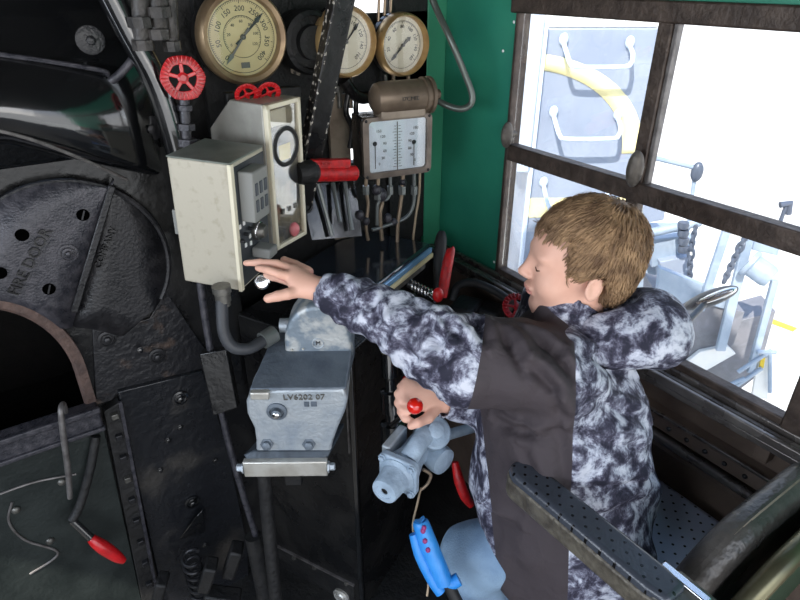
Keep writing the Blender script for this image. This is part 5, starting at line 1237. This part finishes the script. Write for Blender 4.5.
# hem
def hem(X, Y, Z): return (Z-.478)+0*X+0*Y
c.ell(PEL-ts_*.095+[-.02, .0, -.03]+np.array(RT)*.03, (.085, .16, .17), TR_, .05)
c.mix((.30, .26, .34), (1.12, 1.12, .60), lambda X, Y, Z: (Z-.532+.165*np.clip((.715-X)/.05, 0, 1))+0*Y, .02, 'sub')
for W_, d_ in ((LWr, LWr-LFm), (RWr, RWr-REl)):
    d_ = unit(d_); c.cap(W_+d_*.020, W_+d_*.09, .0275, .04, .006, 'sub')
P, F = c.mesh(); P = relax(P, F, 2, .5); N_ = vnormals(P, F)
aU = unit(LSh-LEl); aF = unit(LWr-LEl)
def cloth(P, N_, amp):
    D = np.zeros(len(P))
    for i, p in enumerate(P):
        q = V(p); D[i] = mnoise.noise(q*11+V((3, 1, 7)))*1.0+mnoise.noise(V((q.x*26, q.y*26, q.z*15)))*.5-abs(mnoise.noise(q*8+V((9, 4, 2))))*1.3
    return P+N_*(D*amp)[:, None]
ts1 = ((P-LEl) @ aF)/np.linalg.norm(LWr-LEl)
P = cloth(P, N_, .009)
# ring folds along the forearm
rad = np.linalg.norm((P-LEl)-np.outer((P-LEl) @ aF, aF), axis=1); onarm = (ts1 > .05) & (ts1 < .98) & (rad < .11)
P[onarm] += N_[onarm]*(np.sin(ts1[onarm]*44+6*(P[onarm] @ np.array([8., 5, 14])))*.0022)[:, None]
cen_ = P[F].mean(1)
# pressed folds of the padded cloth
Pv = P-np.array(CAM); zz_ = Pv @ np.array(FW); sxp = 400+600*(Pv @ np.array(RT))/zz_; syp = 300-600*(Pv @ np.array(UP))/zz_
def surf(px, py):
    m_ = (np.abs(sxp-px) < 4) & (np.abs(syp-py) < 4)
    if not m_.any(): return None
    k_ = np.where(m_)[0]; return P[k_[np.argmin(zz_[k_])]].copy()
FOLDS = [((474, 316), (486, 336), .010, .009), ((506, 331), (519, 352), .010, .009), ((519, 352), (528, 376), .010, .008), ((533, 362), (548, 392), .010, .010), ((548, 392), (558, 420), .010, .009), ((536, 330), (556, 350), .009, .008), ((556, 350), (573, 375), .009, .008),
         ((494, 422), (524, 434), .012, .012), ((524, 434), (556, 436), .012, .009), ((478, 510), (512, 530), .010, .008), ((520, 455), (545, 500), .012, .006), ((556, 436), (562, 480), .012, .006),
         ((370, 300), (385, 335), .009, .006), ((420, 300), (440, 350), .010, .006), ((440, 310), (466, 340), .010, .006), ((395, 345), (420, 375), .009, .006), ((345, 278), (352, 310), .008, .005),
         ((600, 400), (650, 420), .012, .007), ((590, 440), (640, 450), .012, .006), ((600, 490), (655, 470), .012, .008), ((590, 520), (640, 505), .012, .007), ((585, 350), (640, 375), .012, .007)]
for a_, b_, w_, am in FOLDS:
    A_, B_ = surf(*a_), surf(*b_)
    if A_ is None or B_ is None: continue
    ab = B_-A_; t_ = np.clip(((P-A_) @ ab)/(ab @ ab), 0, 1); r_ = P-A_-np.outer(t_, ab); d_ = np.linalg.norm(r_, axis=1)
    side = np.cross(ab, np.array(FW)); side /= np.linalg.norm(side); sg = r_ @ side; tap = .45+.55*np.sin(np.pi*np.clip(t_, 0, 1))
    P = P+N_*((-am*1.5*np.exp(-(d_/w_)**2)+am*1.2*np.exp(-((d_-2.0*w_)/(w_*1.1))**2)*(sg > 0)*(d_ < 5*w_))*tap)[:, None]
# panels: marbled forearm, yoke, back and front strip; plain charcoal upper arm and side
cen_ = P; uR = np.array(RT); s1_ = np.array(at(474, 380, d=1.0)); uu = (cen_-s1_) @ uR
s2_ = np.array(at(568, 460, d=1.12)); seam2 = (cen_-s2_) @ unit(np.array(RT)-np.array(FW)*.2)
yk = np.array(at(545, 333, d=.98)); ykn = unit(np.array([0.35*RT[0], .35*RT[1], 1.0])); above = (cen_-yk) @ ykn
armside = ((cen_-s1_) @ unit(LSh-LEl))
zl = LEl[2]-.088-cen_[:, 2]                                   # positive below the sleeve
fs_ = np.maximum(-zl, (cen_-np.array(at(489, 470, d=1.12))) @ unit(uR+np.array([0, 0, .12])))
nr_ = np.maximum(.06-(cen_-mid) @ ts_, zl)
fa = unit(RWr-REl); fd_ = (cen_-REl) @ fa
farm = np.minimum.reduce([fd_+.02, .085-np.linalg.norm((cen_-REl)-np.outer(fd_, fa), axis=1), .92-cen_[:, 2], (cen_-mid) @ ts_-.02])
cuff = np.minimum.reduce([farm, (cen_-RWr) @ fa+.05, cen_[:, 2]-RWr[2]+.01])
pan = np.maximum(np.minimum.reduce([nr_, armside, -seam2, -above, fs_, -farm]), cuff)
coat = npmesh('coat', P, F, [K['coat']], person, ORG)
at_ = coat.data.attributes.new('panel', 'FLOAT', 'POINT'); at_.data.foreach_set('value', pan.astype(np.float32))
# --- hood lying on the back
hc = np.array(at(650, 328, d=1.09)); h = Vol(hc-.21, hc+.17, .0035)
hR = np.stack([np.array(RT), unit(np.array(FW)*[1, 1, 0]), [0, 0, 1]], 1)
h.ell(hc+np.array(RT)*.004, (.074, .090, .066), hR, .02); h.ell(hc-np.array(RT)*.055+[0, 0, .0], (.075, .085, .060), hR, .04); h.ell(hc-np.array(RT)*.09+[0, 0, -.02]-np.array(FW)*.03, (.06, .055, .045), hR, .04)
h.ell(hc+np.array(RT)*.022+[0, 0, -.018], (.052, .075, .050), hR, .02)
h.cap(hw3((-.022, 0, -.03)), hw3((-.03, 0, -.12)), .052, .060, .01, 'sub')
h.ell(hw3((-.05, 0, -.04)), (.066, .07, .06), HR_, .01, 'sub')
P, F = h.mesh(); P = relax(P, F, 2, .5); P = cloth(P, vnormals(P, F), .007)
npmesh('hood', P, F, [K['camo']], coat, ORG)
# --- jeans
j = Vol((.36, .30, FZ+.06), (1.10, 1.10, .72), .004)
for h_, k_, n_ in ((LHp, LKn, LAn), (RHp, RKn, RAn)): j.chain([h_, k_, n_], [.085, .070, .056], .03)
j.ell(PEL, (.135, .115, .085), TR_, .03)
j.mix((.3, .3, FZ), (1.1, 1.1, FZ+.12), lambda X, Y, Z: (Z-.085-FZ)+0*X+0*Y, .01, 'sub')
P, F = j.mesh(); P = relax(P, F, 2, .5); P = cloth(P, vnormals(P, F), .005)
npmesh('jeans', P, F, [K['denim']], person, ORG)

for k_ in (LAn, RAn):
    sh = MB(); a = V(k_+[0, 0, -.06]-ORG-tf_*.05); b_ = V(k_+tf_*.13+[0, 0, -.06]-ORG)
    sh.tube([a+V((0, 0, .015)), (a+b_)/2+V((0, 0, .012)), b_+V((0, 0, .002))], .04, 16, 6, rr=[.036, .044, .046, .040, .02]).build('shoe', K['ink'], person)
# ================================================================== LIGHT
w = bpy.data.worlds.new('sky'); SC.world = w; w.use_nodes = True
N = w.node_tree.nodes; L = w.node_tree.links
bg = N['Background']; bg.inputs['Strength'].default_value = 1.0
tc = N.new('ShaderNodeTexCoord'); sx = N.new('ShaderNodeSeparateXYZ'); cr = N.new('ShaderNodeValToRGB')
L.new(tc.outputs['Generated'], sx.inputs[0]); L.new(sx.outputs['Z'], cr.inputs['Fac'])
e = cr.color_ramp.elements; e[0].position = 0.0; e[0].color = (.95, .97, 1.0, 1); e[1].position = .8; e[1].color = (.42, .62, 1.0, 1)
L.new(cr.outputs['Color'], bg.inputs['Color'])
bg.inputs['Strength'].default_value = SKY
sd_ = bpy.data.lights.new('sun', 'SUN'); so = bpy.data.objects.new('sun', sd_); COL.objects.link(so)
sd_.energy = SUN; sd_.angle = math.radians(.8); sd_.color = (1.0, .95, .87)
d = V(SUND).normalized(); so.rotation_euler = d.to_track_quat('-Z', 'Y').to_euler()
# daylight coming in by the open rear doorway and the left side window of the cab
def area(n, loc, to, sx_, sy_, en, col):
    l = bpy.data.lights.new(n, 'AREA'); l.shape = 'RECTANGLE'; l.size = sx_; l.size_y = sy_; l.energy = en; l.color = col
    o = bpy.data.objects.new(n, l); COL.objects.link(o); o.location = loc; o.rotation_euler = (V(to)-V(loc)).to_track_quat('-Z', 'Y').to_euler(); return o
area('rear_doorway_daylight', (.1, -1.5, 1.75), (.45, 1.0, .9), 1.6, 1.2, REAR, (1.0, .95, .88))
area('left_window_daylight', (-1.64, .45, 1.50), (.5, .9, 1.0), 1.8, .55, LEFT, (.80, .89, 1.0))
SC.view_settings.view_transform = 'Standard'; SC.view_settings.look = 'None'; SC.view_settings.gamma = 1.0; SC.view_settings.exposure = 0.0
SC.view_settings.use_curve_mapping = False
SC.cycles.use_denoising = True; SC.cycles.max_bounces = 8; SC.cycles.transparent_max_bounces = 16
